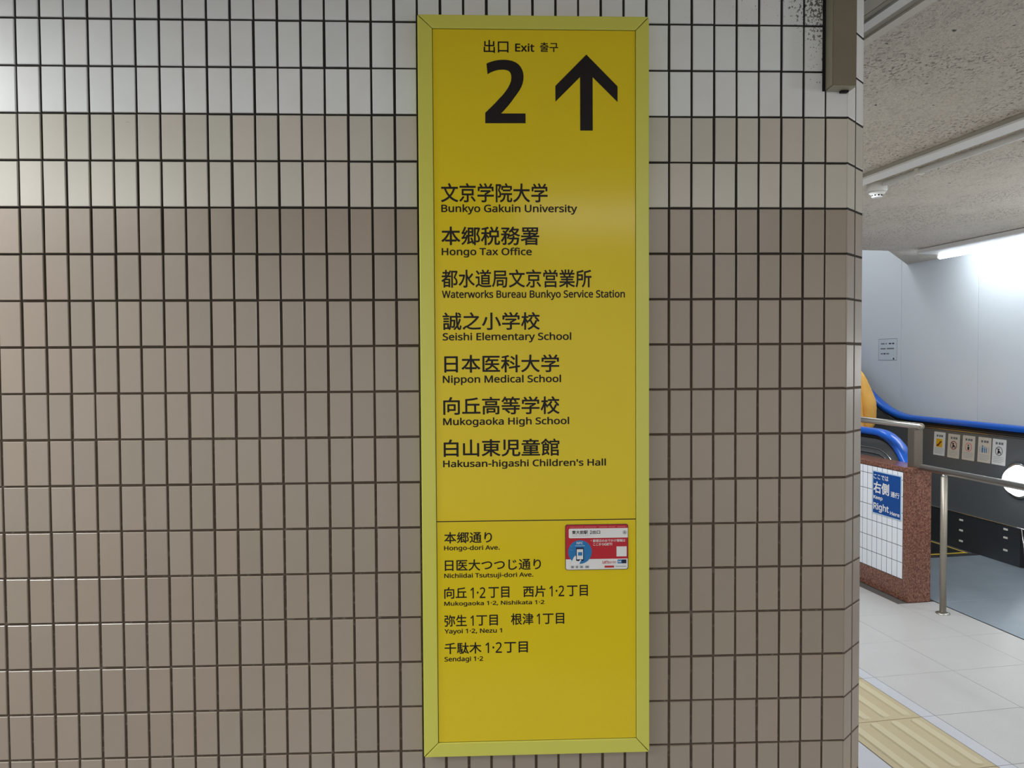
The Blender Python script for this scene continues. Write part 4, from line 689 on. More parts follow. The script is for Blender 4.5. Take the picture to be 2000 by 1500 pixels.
# keep right sign
kr = thing('direction_sign', 'blue Keep Right Here sign on the white tiles of the low wall', 'sign', LM @ T((-0.0006, 0.2065, 0.637)) @ FACE)
w2, h2 = 0.142, 0.142
obj('backing', flat(rrect(-w2, -h2, w2, h2, 0.003), 0.0016), plain('sign_edge', (186, 208, 226), 0.35), kr)
obj('blue_field', flat(rrect(-w2 + .008, -h2 + .007, w2 - .008, h2 - .007, 0.002), 0.0004), M_SBLUE, kr, T((0, 0, 0.0016)))
up2 = T((0, 0, 0.0021))
def ks(kind, s, fx0, fx1, fy0, fy1, off=None):
    # fractions of the blue field, from its top left corner
    W_, H_ = 2 * w2 - .016, 2 * h2 - .014
    write(kind, s, (-w2 + .008 + fx0 * W_, -w2 + .008 + fx1 * W_, h2 - .007 - fy1 * H_, h2 - .007 - fy0 * H_), M_PAPER, kr, up2, off=off)
ks('J', 'ここでは', 0.03, 0.57, 0.055, 0.170, 0.016)
ks('J', '右側', 0.02, 0.60, 0.230, 0.515, 0.026)
ks('J', '通行', 0.655, 0.965, 0.385, 0.520, 0.020)
ks('L', 'Keep', 0.02, 0.36, 0.575, 0.660, 0.022)
ks('L', 'Right', 0.02, 0.59, 0.755, 0.915, 0.020)
ks('L', 'Here', 0.635, 0.975, 0.860, 0.945, 0.024)

# ------------------------------------------------------------------ steel rails
r1 = thing('handrail', 'short upper stainless handrail above the granite cap of the low wall', 'handrail', at(0.080, 0.05, Hh))
z = 1.093 - Hh
obj('rail', MB().tube([(0, -0.058, z), (0, -0.056, z), (0, 2.2, z)], [0.0175, 0.0195, 0.0195], 20), M_STEEL, r1)
obj('end_cap', MB().lathe([(0, 0), (0.0165, 0), (0.0175, 0.002), (0, 0.0021)], 20), M_POST, r1, T((0, -0.0583, z)) @ Matrix.Rotation(R(90), 4, 'X'))
for y in (0, 1.9):
    obj('post', MB().box((-0.030, y - 0.030, 0.0), (0.030, y + 0.030, z - 0.015)), M_POST2, r1, bevel=0.002)
r2 = thing('handrail', 'lower stainless handrail on a round floor post at the end of the low wall', 'handrail', at(0.070, -0.212, 0))
z = 0.842
obj('rail', MB().tube([(-0.004, 0.196, z + .003), (0, 0.19, z + .002), (0, -1.9, z)], [0.017, 0.0195, 0.0195], 20), M_STEEL, r2)
for y in (0.0, -1.55):
    obj('post', MB().tube([(0, y, 0.005), (0, y, z - 0.030)], 0.0185, 20), M_POST, r2)
    obj('bracket', MB().tube([(0, y, z - 0.034), (0, y, z - 0.012)], [0.0185, 0.012], 16), M_STEEL, r2)
    obj('base_plate', MB().lathe([(0, 0), (0.040, 0), (0.038, 0.004), (0.022, 0.008), (0.0186, 0.008)], 28, c=(0, y, 0.0005)), M_STEEL, r2)
obj('wall_bracket', MB().tube([(-0.004, 0.206, z - 0.004), (-0.004, 0.190, z)], 0.011, 12), M_TRIM, r2)

# ------------------------------------------------------------------ escalator
es = thing('escalator', 'upward escalator with dark steel balustrades and blue handrails beyond the low wall', 'escalator', at(0.80, 0.93, 0))
SL = math.tan(R(30))
def zline(b):            # height gain of the handrail above its level stretch
    b0 = 1.72; Rr = 1.0; be = b0 + Rr * math.sin(R(30))
    if b < b0: return 0.0
    if b < be: return Rr - math.sqrt(Rr * Rr - (b - b0) ** 2)
    return Rr * (1 - math.cos(R(30))) + (b - be) * SL
def rail_path(nose_b, zc, rad, off, end=4.6, a=0.0, down=0.0):
    """level stretch from the newel, then up the incline; off shrinks the loop inwards"""
    p = []
    rr = rad - off
    for k_ in range(19):                       # newel from below round to the top
        t_ = R(-90 + 10 * k_)
        p.append((a, nose_b + rad - rr * math.cos(t_), zc + rr * math.sin(t_)))
    p.reverse(); p.reverse()
    b = nose_b + rad + 0.08
    while b < end:
        p.append((a, b, zc + rr + zline(b)))
        b += 0.07
    return [(q[0], q[1] - 0.93, q[2]) for q in p]
HP = [(u * 1.12, v * 1.35) for u, v in [(-0.040, 0.010), (-0.036, 0.018), (-0.020, 0.023), (0.020, 0.023), (0.036, 0.018), (0.040, 0.010), (0.040, -0.004), (0.033, -0.010), (0.026, -0.004), (-0.026, -0.004), (-0.033, -0.010), (-0.040, -0.004)]]
def balustrade(a, nose, sgn, lean=0.0):
    """one side: panel, handrail, trims, skirt; a is the middle of the handrail from the centre line"""
    zc, rad = 0.655, 0.335
    hr = rail_path(nose, zc, rad, 0.0, a=a)
    obj('handrail', MB().tube([hr[0]] + hr[1:], 1, prof=HP), M_BLUE, es)
    obj('handrail_guide', MB().tube(rail_path(nose, zc, rad, 0.026, a=a), 1, prof=[(-.020, -.011), (.020, -.011), (.020, .011), (-.020, .011)]), M_BLACK, es)
    # panel: a slab following the loop
    out = rail_path(nose, zc, rad, 0.040, a=0)
    z0 = 0.285
    low = []
    b = 4.53
    vs = []
    for sx in (-1, 1):
        for (q, y, zz) in out:
            vs.append((a + 0.013 * sx + lean * (zz - z0), y, max(zz, z0 + 0.001)))
        for (q, y, zz) in out:
            vs.append((a + 0.013 * sx, max(y, nose + rad - 0.93 - 0.16), z0 + (zline(y + 0.93) if y > 0.5 else 0)))
    n = len(out)
    fs = []
    for i in range(n - 1):
        fs += [(i, i + 1, n + i + 1, n + i), (2*n + i, 2*n + n + i, 2*n + n + i + 1, 2*n + i + 1),
               (i, 2*n + i, 2*n + i + 1, i + 1), (n + i, n + i + 1, 3*n + i + 1, 3*n + i)]
    obj('side_panel', MB().add(vs, fs), M_DARK, es)
    for off, w_, mt in ((0.060, 0.0075, M_TRIM),):
        obj('trim_rail', MB().tube([(q + lean * (zz - z0) - sgn * 0.016, y, zz) for q, y, zz in rail_path(nose, zc, rad, off, a=a)][4:], w_, 10), mt, es)
    if sgn < 0:
        for off in (0.105, 0.140):
            obj('trim_rail', MB().tube([(q - 0.016, y, zz) for q, y, zz in rail_path(nose, zc, rad, off, a=a)], 0.0055, 10), M_TRIM, es)
    # skirt with the lower deck
    d = -sgn                                    # towards the steps
    s0, s1 = sorted((a - d * 0.02, a + d * 0.030))
    sk = MB()
    b, prev = 0.56, None
    while b < 4.5:
        zt = 0.285 + zline(b + 0.1); zb = 0.0 if b < 1.6 else zline(b) - 0.30
        sec = [(s0, b - 0.93, zb), (s1, b - 0.93, zb), (s1, b - 0.93, zt), (s0, b - 0.93, zt)]
        if prev is None: sk.add(sec, [(0, 1, 2, 3)])
        else: sk.add(prev + sec, [(i, (i + 1) % 4, 4 + (i + 1) % 4, 4 + i) for i in range(4)])
        prev = sec; b += 0.12
    obj('skirt', sk, M_SKIRT, es)
    e_ = a + d * 0.031
    obj('skirt_trim', MB().tube([(e_, b_ / 100 - 0.93, 0.285 + zline(b_ / 100 + 0.1)) for b_ in range(50, 440, 10)], 0.0045, 8), M_TRIM, es)
    obj('end_trim', MB().tube([(e_, 0.545 - 0.93, 0.285), (e_, 0.500 - 0.93, 0.012)], 0.0055, 8), M_TRIM, es)
    for b_, zs in ((1.12, (0.232, 0.150, 0.066)), (0.685, (0.252, 0.190, 0.098))):
        for zz in zs:
            obj('guard_clip', MB().box((min(e_, e_ + d * .006), b_ - 0.93 - 0.018, zz - 0.007), (max(e_, e_ + d * .006), b_ - 0.93 + 0.018, zz + 0.007)), M_ALU, es, bevel=0.001, seg=1)
    # outer deck between panel and wall
balustrade(-0.555, 0.30, -1)
balustrade(0.560, 0.17, +1, lean=0.05)
obj('outer_deck', MB().box((0.60, -0.80, 0.0), (0.757, 1.1, 0.60)), M_SKIRT, es)
# right newel end: the glowing reflection dome stands proud of the side panel
obj('comb_plate', MB().box((-0.470, 0.002, -0.03), (0.525, 0.05, 0.004)), M_SKIRT, es)
for i in range(8):
    b0 = 0.052 + 0.4 * i
    zt = [0.0, 0.0, 0.04, 0.16, 0.37, 0.60, 0.83, 1.06][i]
    st = obj('step', MB().box((-0.468, b0, zt - 0.24 if i else -0.11), (0.468, b0 + 0.398, zt)), M_STEP, es)
    gm = MB()
    for q in range(60):
        x = -0.455 + q * 0.0154
        gm.box((x, b0 + 0.002, zt), (x + 0.0070, b0 + 0.392, zt + 0.006))
    g_ = obj('tread_ribs', gm, M_STEP, st); tag(g_, kind='stuff')
    for sx in (-1, 1):
        obj('yellow_edge', MB().box((min(sx*.457, sx*.468), b0, zt + .0062), (max(sx*.457, sx*.468), b0 + 0.396, zt + .0085)), M_YEL, st)
    obj('yellow_edge', MB().box((-.456, b0 + .0005, zt + .0062), (.456, b0 + 0.022, zt + .0085)), M_YEL, st)

# glowing dome added in place of a round reflection on the right side panel
dl = thing('reflection_dome', 'round white reflection on the dark escalator side, built as a glowing dome with a steel ring', 'reflection', LM @ T((1.3600, 0.600, 0.622)) @ FACE @ Matrix.Rotation(R(-2.9), 4, 'X'))
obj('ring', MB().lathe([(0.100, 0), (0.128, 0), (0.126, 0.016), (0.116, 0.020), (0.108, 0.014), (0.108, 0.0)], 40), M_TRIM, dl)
obj('glow_dome', MB().lathe([(0.1085 * math.cos(R(t_)), 0.004 + 0.105 * math.sin(R(t_))) for t_ in range(0, 91, 9)], 40), M_DOME, dl)

# stickers on the side panel
def sticker(px_b, z, label, body, paper):
    a = 1.3455 + 0.05 * (z - 0.285)
    t = thing('warning_sticker', label, 'sticker', LM @ T((a, px_b, z)) @ FACE @ Matrix.Rotation(R(-2.9), 4, 'X') @ Matrix.Scale(1.56, 4), 'warning stickers on the escalator side')
    w_, h_ = 0.041, 0.062
    obj('film', flat(rrect(-w_, -h_, w_, h_, 0.003), 0.0008), paper, t)
    u = T((0, 0, 0.0008))
    for x0, x1 in ((-.022, -.010), (-.004, .008), (.011, .024)):
        obj('caption', flat([(x0, .036), (x1, .036), (x1, .047), (x0, .047)]), M_GREY, t, u)
    for i, y in enumerate((-.026, -.034, -.042, -.050)):
        obj('text_line', flat([(-.032, y), (.032 - .012 * (i == 3), y), (.032 - .012 * (i == 3), y + .0022), (-.032, y + .0022)]), M_LGREY, t, u)
    body(t, u)
def b_yellow(t, u):
    obj('symbol_field', flat([(-.023, -.018), (.022, -.018), (.022, .026), (-.023, .026)]), plain('print_yellow', (236, 184, 20), 0.4), t, u)
    obj('pictogram', flat([(-.018, -.013), (-.006, -.013), (.010, .006), (.018, .010), (.016, .015), (.006, .013), (-.008, -.002), (-.018, -.006)]), M_DRED, t, T((0, 0, .0012)))
def b_ring(mat, slash, fig):
    def f(t, u):
        obj('symbol_ring', ring(0, .004, .0185, .0225), mat, t, u)
        if slash:
            obj('slash', flat([(-.0155, .0175), (-.0125, .0205), (.0155, -.0095), (.0125, -.0125)]), mat, t, u)
        m = MB().prism(disc_pts(-.001, .013, .0042, n=10), 0, .0002).prism(fig, 0, .0002)
        obj('pictogram', m, M_INK, t, T((0, 0, .0012)))
    return f
def b_blue(t, u):
    m = MB()
    for cx, s in ((-.012, 1.0), (0.002, .7), (0.013, .6)):
        m.prism(disc_pts(cx, .004 + .014 * s, .0042 * s, n=10), 0, .0002)
        m.prism([(cx - .004 * s, -.014), (cx + .004 * s, -.014), (cx + .005 * s, .004 + .008 * s), (cx - .005 * s, .004 + .008 * s)], 0, .0002)
    obj('pictogram', m, M_CYAN, t, u)
    for sx in (-1, 1):
        obj('bracket_mark', flat([(sx * .027, -.014), (sx * .029, .002), (sx * .027, .016), (sx * .0255, .016), (sx * .0275, .002), (sx * .0255, -.014)]), M_CYAN, t, u)
FIG1 = [(-.008, -.010), (-.002, -.010), (.002, -.002), (.010, -.006), (.012, -.002), (.004, .006), (-.006, .008)]
FIG2 = [(-.005, -.010), (.005, -.010), (.006, .006), (-.006, .006)]
SB = (1.325, 1.135, 0.985, 0.835, 0.715)
sticker(1.421, 0.806, 'white warning sticker with a yellow square, furthest left on the escalator side', b_yellow, M_PAPER)
sticker(1.262, 0.803, 'ivory warning sticker with a dark crossed-out figure in a ring, second from the left', b_ring(M_DRED, True, FIG1), M_PAPERW)
sticker(1.104, 0.805, 'ivory warning sticker with a small figure in a thin red ring, middle of the five', b_ring(M_PINK, False, FIG2), M_PAPERW)
sticker(0.944, 0.807, 'ivory warning sticker with blue standing figures between brackets, fourth of the five', b_blue, M_PAPERW)
sticker(0.804, 0.807, 'white warning sticker with a grey prohibition ring, next to the round white reflection', b_ring(M_GREY, True, FIG1), M_PAPER)

# ------------------------------------------------------------------ the exit sign board
SIGN = Matrix.Rotation(R(90), 4, 'X')            # x right, y up, z towards the viewer
X0, X1, Z0, Z1 = 0.8526, 1.3500, 0.6425, 2.2500
SY = -0.025
board = thing('exit_sign', 'tall yellow direction board with black lettering in a yellow-green frame', 'sign', T((0, 0, 0)))
obj('back_box', MB().box((X0 + .002, -0.019, Z0 + .002), (X1 - .002, -0.0008, Z1 - .002)), M_GAP, board)
FW = 0.0305
def mitre(p, name='frame_rail'):
    """p: outer and inner corner pairs of a rail, slightly bevelled at its outer edge"""
    (ox0, oz0), (ox1, oz1), (ix1, iz1), (ix0, iz0) = p
    m = MB()
    back = [(ox0, -0.001, oz0), (ox1, -0.001, oz1), (ix1, -0.001, iz1), (ix0, -0.001, iz0)]
    frnt = [(ox0, SY, oz0), (ox1, SY, oz1), (ix1, SY, iz1), (ix0, SY, iz0)]
    m.add(back + frnt, [(0,1,2,3),(7,6,5,4),(0,4,5,1),(1,5,6,2),(2,6,7,3),(3,7,4,0)])
    return obj(name, m, M_YFRAME, board, bevel=0.0018)
g = 0.0005
xi0, xi1, zi0, zi1 = 0.8838, 1.3215, 0.6738, 2.2212
mitre([(X0 + g*2, Z1), (X1 - g*2, Z1), (xi1 - g, zi1), (xi0 + g, zi1)])
mitre([(X1 - g*2, Z0), (X0 + g*2, Z0), (xi0 + g, zi0), (xi1 - g, zi0)])
mitre([(X0, Z0 + g*2), (X0, Z1 - g*2), (xi0, zi1 - g), (xi0, zi0 + g)])
mitre([(X1, Z1 - g*2), (X1, Z0 + g*2), (xi1, zi0 + g), (xi1, zi1 - g)])
PY = -0.0222
obj('sign_panel', MB().box((xi0 + .0012, PY, zi0 + .0012), (xi1 - .0012, -0.0191, zi1 - .0012)), M_YPANEL, board)
UP = T((0, PY - 0.00005, 0)) @ SIGN
TEXT = [
     ('J', '出口', 0.9936, 1.047, 2.1708, 2.1981),
     ('L', 'Exit', 1.0611, 1.1025, 2.1738, 2.191),
     ('J', '출구', 1.1145, 1.1537, 2.1736, 2.1941),
     ('B', '2', 0.996, 1.0832, 2.0213, 2.1567),
     ('J', '文京学院大学', 0.8997, 1.1297, 1.8523, 1.8935),
     ('L', 'Bunkyo Gakuin University', 0.9001, 1.1937, 1.8314, 1.8474),
     ('J', '本郷税務署', 0.8998, 1.111, 1.7604, 1.8006),
     ('L', 'Hongo Tax Office', 0.9002, 1.0948, 1.739, 1.7545),
     ('J', '都水道局文京営業所', 0.8991, 1.2244, 1.6691, 1.7084),
     ('L', 'Waterworks Bureau Bunkyo Service Station', 0.9, 1.2973, 1.6471, 1.663),
     ('J', '誠之小学校', 0.9009, 1.1115, 1.5777, 1.6164),
     ('L', 'Seishi Elementary School', 0.9007, 1.1798, 1.5556, 1.5714),
     ('J', '日本医科大学', 0.9037, 1.1533, 1.4856, 1.5245),
     ('L', 'Nippon Medical School', 0.9002, 1.1571, 1.4637, 1.4793),
     ('J', '向丘高等学校', 0.9008, 1.1537, 1.3943, 1.4333),
     ('L', 'Mukogaoka High School', 0.9001, 1.1746, 1.372, 1.3873),
     ('J', '白山東児童館', 0.9009, 1.153, 1.3028, 1.3412),
     ('L', "Hakusan-higashi Children's Hall", 0.8994, 1.2549, 1.2804, 1.2952),
     ('J', '本郷通り', 0.9003, 1.0045, 1.1138, 1.1386),
     ('L', 'Hongo-dori Ave.', 0.8999, 1.0212, 1.0986, 1.1084),
     ('J', '日医大つつじ通り', 0.9012, 1.1114, 1.0531, 1.0781),
     ('L', 'Nichiidai Tsutsuji-dori Ave.', 0.8997, 1.0945, 1.0379, 1.0476),
     ('J', '向丘', 0.8994, 0.9486, 0.9922, 1.0177),
     ('N', '1·2', 0.9566, 0.9893, 0.9924, 1.016),
     ('J', '丁目', 0.9959, 1.0418, 0.9924, 1.0171),
     ('J', '西片', 1.0718, 1.1211, 0.9927, 1.0179),
     ('N', '1·2', 1.1295, 1.1622, 0.9934, 1.0168),
     ('J', '丁目', 1.1684, 1.2144, 0.9931, 1.0178),
     ('L', 'Mukogaoka 1·2, Nishikata 1·2', 0.8992, 1.1185, 0.9769, 0.9858),
     ('J', '弥生', 0.8994, 0.9482, 0.9306, 0.9564),
     ('N', '1', 0.9562, 0.9631, 0.9316, 0.9543),
     ('J', '丁目', 0.9688, 1.0162, 0.9315, 0.9553),
     ('J', '根津', 1.0448, 1.0942, 0.9317, 0.9575),
     ('N', '1', 1.1014, 1.1083, 0.9324, 0.956),
     ('J', '丁目', 1.1147, 1.1621, 0.9323, 0.9565),
     ('L', 'Yayoi 1·2, Nezu 1', 0.8993, 1.025, 0.9155, 0.9253),
     ('J', '千駄木', 0.899, 0.9798, 0.8699, 0.8952),
     ('N', '1·2', 0.9884, 1.0246, 0.8706, 0.894),
     ('J', '丁目', 1.0298, 1.0816, 0.8702, 0.8949),
     ('L', 'Sendagi 1·2', 0.8988, 0.9833, 0.8537, 0.8638),
]

for kind, s, x0, x1, y0, y1 in TEXT:
    if kind != 'B': write(kind, s, (x0, x1, y0, y1), M_INK, board, UP)
obj('number', flat([(0.9995, 2.1478), (1.0044, 2.1502), (1.0099, 2.1521), (1.0167, 2.1541), (1.0236, 2.1555), (1.0304, 2.1562), (1.0373, 2.1564), (1.0455, 2.1559), (1.0537, 2.1544), (1.0613, 2.1515), (1.0673, 2.1477), (1.0722, 2.1424), (1.076, 2.1357), (1.0782, 2.1287), (1.079, 2.1209), (1.0784, 2.1133), (1.0768, 2.1061), (1.074, 2.099), (1.0704, 2.0925), (1.0649, 2.0844), (1.0588, 2.0763), (1.0527, 2.0678), (1.0464, 2.06), (1.0368, 2.0491), (1.0302, 2.0423), (1.0828, 2.0426), (1.0828, 2.0218), (0.996, 2.0213), (0.9962, 2.0435), (1.0094, 2.0562), (1.0177, 2.0644), (1.0259, 2.0733), (1.0336, 2.0812), (1.0397, 2.0888), (1.0452, 2.0967), (1.0493, 2.1045), (1.0518, 2.1113), (1.0527, 2.118), (1.0524, 2.1229), (1.0514, 2.1274), (1.0489, 2.1312), (1.0454, 2.1336), (1.0407, 2.1349), (1.0358, 2.1354), (1.0295, 2.1352), (1.0235, 2.1345), (1.018, 2.1331), (1.0125, 2.1312), (1.007, 2.1287), (1.0016, 2.1255)]), M_INK, board, UP)
obj('arrow', flat([(1.2146, 2.1690), (1.1474, 2.1018), (1.1474, 2.0682), (1.2008, 2.1210), (1.2008, 2.0068), (1.2280, 2.0068), (1.2280, 2.1210), (1.2820, 2.0682), (1.2820, 2.1018)]), M_INK, board, UP)
obj('divider_line', MB().box((xi0 + .001, 1.1608, 0), (xi1 - .001, 1.1628, 0.0003)), M_GAP, board, UP)

# red information card stuck on the board
CX0, CX1, CY0, CY1 = 1.1647, 1.3036, 1.0511, 1.1516
card = thing('information_card', 'small red, white and blue information card stuck on the yellow board', 'card', T((CX0, PY - 0.0001, CY0)) @ SIGN)
CW, CHt = CX1 - CX0, CY1 - CY0
def cx(u): return (u - 170) / 1645 * CW
def cy(v): return (1290 - v) / 1180 * CHt
def cr(u0, v0, u1, v1): return (cx(u0), cy(v1), cx(u1), cy(v0))
L1, L2, L3, L4 = (T((0, 0, z_)) for z_ in (0.0012, 0.0015, 0.0018, 0.0021))
obj('card_body', flat(rrect(0, 0, CW, CHt, 0.0052), 0.0012), plain('card_edge', (60, 50, 44), 0.4), card)
e = 0.0012
obj('red_print', flat(rrect(e, cy(1010), CW - e, CHt - e, 0.0044, 5)[6:18] + [(e, cy(1010)), (CW - e, cy(1010))]), M_RED, card, L1)
obj('white_band', flat([(CW - e, cy(1008)), (e, cy(1008))] + rrect(e, e, CW - e, cy(1008), 0.0044)[18:24] + rrect(e, e, CW - e, cy(1008), 0.0044)[0:6]), M_PAPER, card, L1)
a_, b_, c_, d_ = cr(262, 215, 1803, 462)
obj('title_bar', flat([(c_, b_), (c_, d_)] + rrect(a_, b_, c_, d_, 0.003)[12:24]), M_PAPER, card, L2)
def cw(kind, s, u0, v0, u1, v1, mat, lv, off=None):
    a, b, c, d = cr(u0, v0, u1, v1)
    write(kind, s, (a, c, b, d), mat, card, lv, off=off)
cw('J', '東大前駅', 345, 262, 760, 360, M_INK, L3, 0.02)
cw('L', '2', 815, 268, 865, 355, M_INK, L3, 0.02)
cw('J', '出口', 880, 264, 1080, 358, M_INK, L3, 0.02)
cw('L', 'Todaimae Sta. EXIT 2', 350, 388, 830, 412, M_LGREY, L3, 0.004)
obj('badge', ring(cx(1720), cy(328), .0032, .0040), M_GREY, card, L3)
obj('badge_mark', flat([(cx(1700), cy(350)), (cx(1740), cy(350)), (cx(1732), cy(305)), (cx(1708), cy(305))]), M_GREY, card, L3)
for u0, u1 in ((290, 640), (660, 980), (1050, 1270), (1300, 1470), (1530, 1740)):
    obj('fine_print', flat([(cx(u0), cy(184)), (cx(u1), cy(184)), (cx(u1), cy(172)), (cx(u0), cy(172))]), M_PINK, card, L2)
obj('blue_disc', flat(disc_pts(cx(553), cy(822), 308 / 1645 * CW, n=40)), M_CYAN, card, L2)
cw('L', 'NFC', 467, 558, 632, 618, M_PAPER, L3, 0.012)
obj('fine_print', flat([(cx(425), cy(668)), (cx(680), cy(668)), (cx(680), cy(648)), (cx(425), cy(648))]), M_LBLUE, card, L3)
obj('phone_picture', flat(rrect(cx(450), cy(1050), cx(652), cy(702), 0.0014)), M_NAVY, card, L3)
obj('screen_picture', flat([(cx(470), cy(1008)), (cx(632), cy(1008)), (cx(632), cy(748)), (cx(470), cy(748))]), M_PAPER, card, L4)
obj('screen_icon', flat([(cx(502), cy(912)), (cx(610), cy(912)), (cx(610), cy(822)), (cx(502), cy(822))]), M_CYAN, card, T((0, 0, .0024)))
for k_, (p0, p1) in enumerate((((300, 640), (350, 700)), ((290, 760), (370, 770)))):
    obj('signal_mark', MB().tube([(cx(p0[0]), cy(p0[1]), 0), (cx(p1[0]), cy(p1[1]), 0)], 0.0002, 6), M_LBLUE, card, L3)
obj('hand_picture', flat([(cx(u), cy(v)) for u, v in ((300, 1150), (345, 1050), (385, 960), (430, 908), (450, 930), (448, 1040), (520, 1062), (565, 1012), (584, 1030), (540, 1110), (520, 1150), (470, 1175), (380, 1175))]), M_PAPER, card, T((0, 0, .0024)))
obj('bullet', flat([(cx(840), cy(545)), (cx(862), cy(530)), (cx(840), cy(515))]), M_PAPER, card, L2)
cw('J', '駅周辺のおでかけ情報は', 892, 500, 1738, 572, M_PAPER, L2, 0.014)
cw('J', 'ここから', 900, 592, 1180, 662, M_PAPER, L2, 0.016)
cw('L', 'GET!', 1185, 596, 1395, 660, M_PAPER, L2, 0.016)
obj('blank_patch', flat([(cx(1508), cy(950)), (cx(1772), cy(950)), (cx(1772), cy(692)), (cx(1508), cy(692))]), M_PAPER, card, L2)
cw('L', "Let's", 1140, 1050, 1300, 1132, M_RED, L2, 0.02)
cw('L', 'ENJOY TOKYO', 1305, 1075, 1495, 1128, M_RED, L2, 0.006)
obj('logo_left', flat([(cx(1535), cy(1132)), (cx(1645), cy(1132)), (cx(1645), cy(1032)), (cx(1535), cy(1032))]), M_CYAN, card, L2)
obj('logo_right', flat([(cx(1645), cy(1132)), (cx(1765), cy(1132)), (cx(1765), cy(1032)), (cx(1645), cy(1032))]), M_NAVY, card, L2)
cw('L', 'M', 1556, 1060, 1625, 1104, M_PAPER, L3, 0.02)
obj('red_bar', flat([(cx(1195), cy(1237)), (cx(1442), cy(1237)), (cx(1442), cy(1186)), (cx(1195), cy(1186))]), M_RED, card, L2)
obj('fine_print', flat([(cx(1475), cy(1220)), (cx(1762), cy(1220)), (cx(1762), cy(1196)), (cx(1475), cy(1196))]), M_LGREY, card, L2)
for u0, u1 in ((312, 400), (440, 508), (548, 636), (684, 792)):
    obj('small_icon', flat(rrect(cx(u0), cy(1240), cx(u1), cy(1175), .0012)), M_LGREY, card, L2)
    obj('icon_mark', flat([(cx(u0 + 20), cy(1225)), (cx(u1 - 20), cy(1225)), (cx(u1 - 26), cy(1192)), (cx(u0 + 26), cy(1192))]), M_GREY, card, L3)

# ------------------------------------------------------------------ painted steel channel at the corner
ch = thing('steel_channel', 'brown-grey painted steel channel at the top right corner of the tiled wall', 'cable duct', T((1.7785, 0, 2.1030)))
hh = H_CEIL - 2.1030
obj('cover', MB().box((-0.0295, -0.0350, 0.0), (0.0215, -0.0006, hh)), M_BOX, ch, bevel=0.0015)
obj('side_flange', MB().box((-0.0312, -0.0330, 0.001), (-0.0297, -0.0006, hh)), M_BOXS, ch)
obj('sealant', MB().box((-0.0375, -0.0030, -0.001), (-0.0314, 0.003, hh)), M_SEAL, ch, bevel=0.001)
obj('bottom_plate', MB().box((-0.0300, -0.0352, -0.0016), (0.0220, -0.0008, -0.0001)), M_BOXS, ch)
obj('screw_tab', MB().box((0.000, -0.0120, -0.0060), (0.0170, -0.0010, -0.0017)), M_SEAL, ch, bevel=0.001)

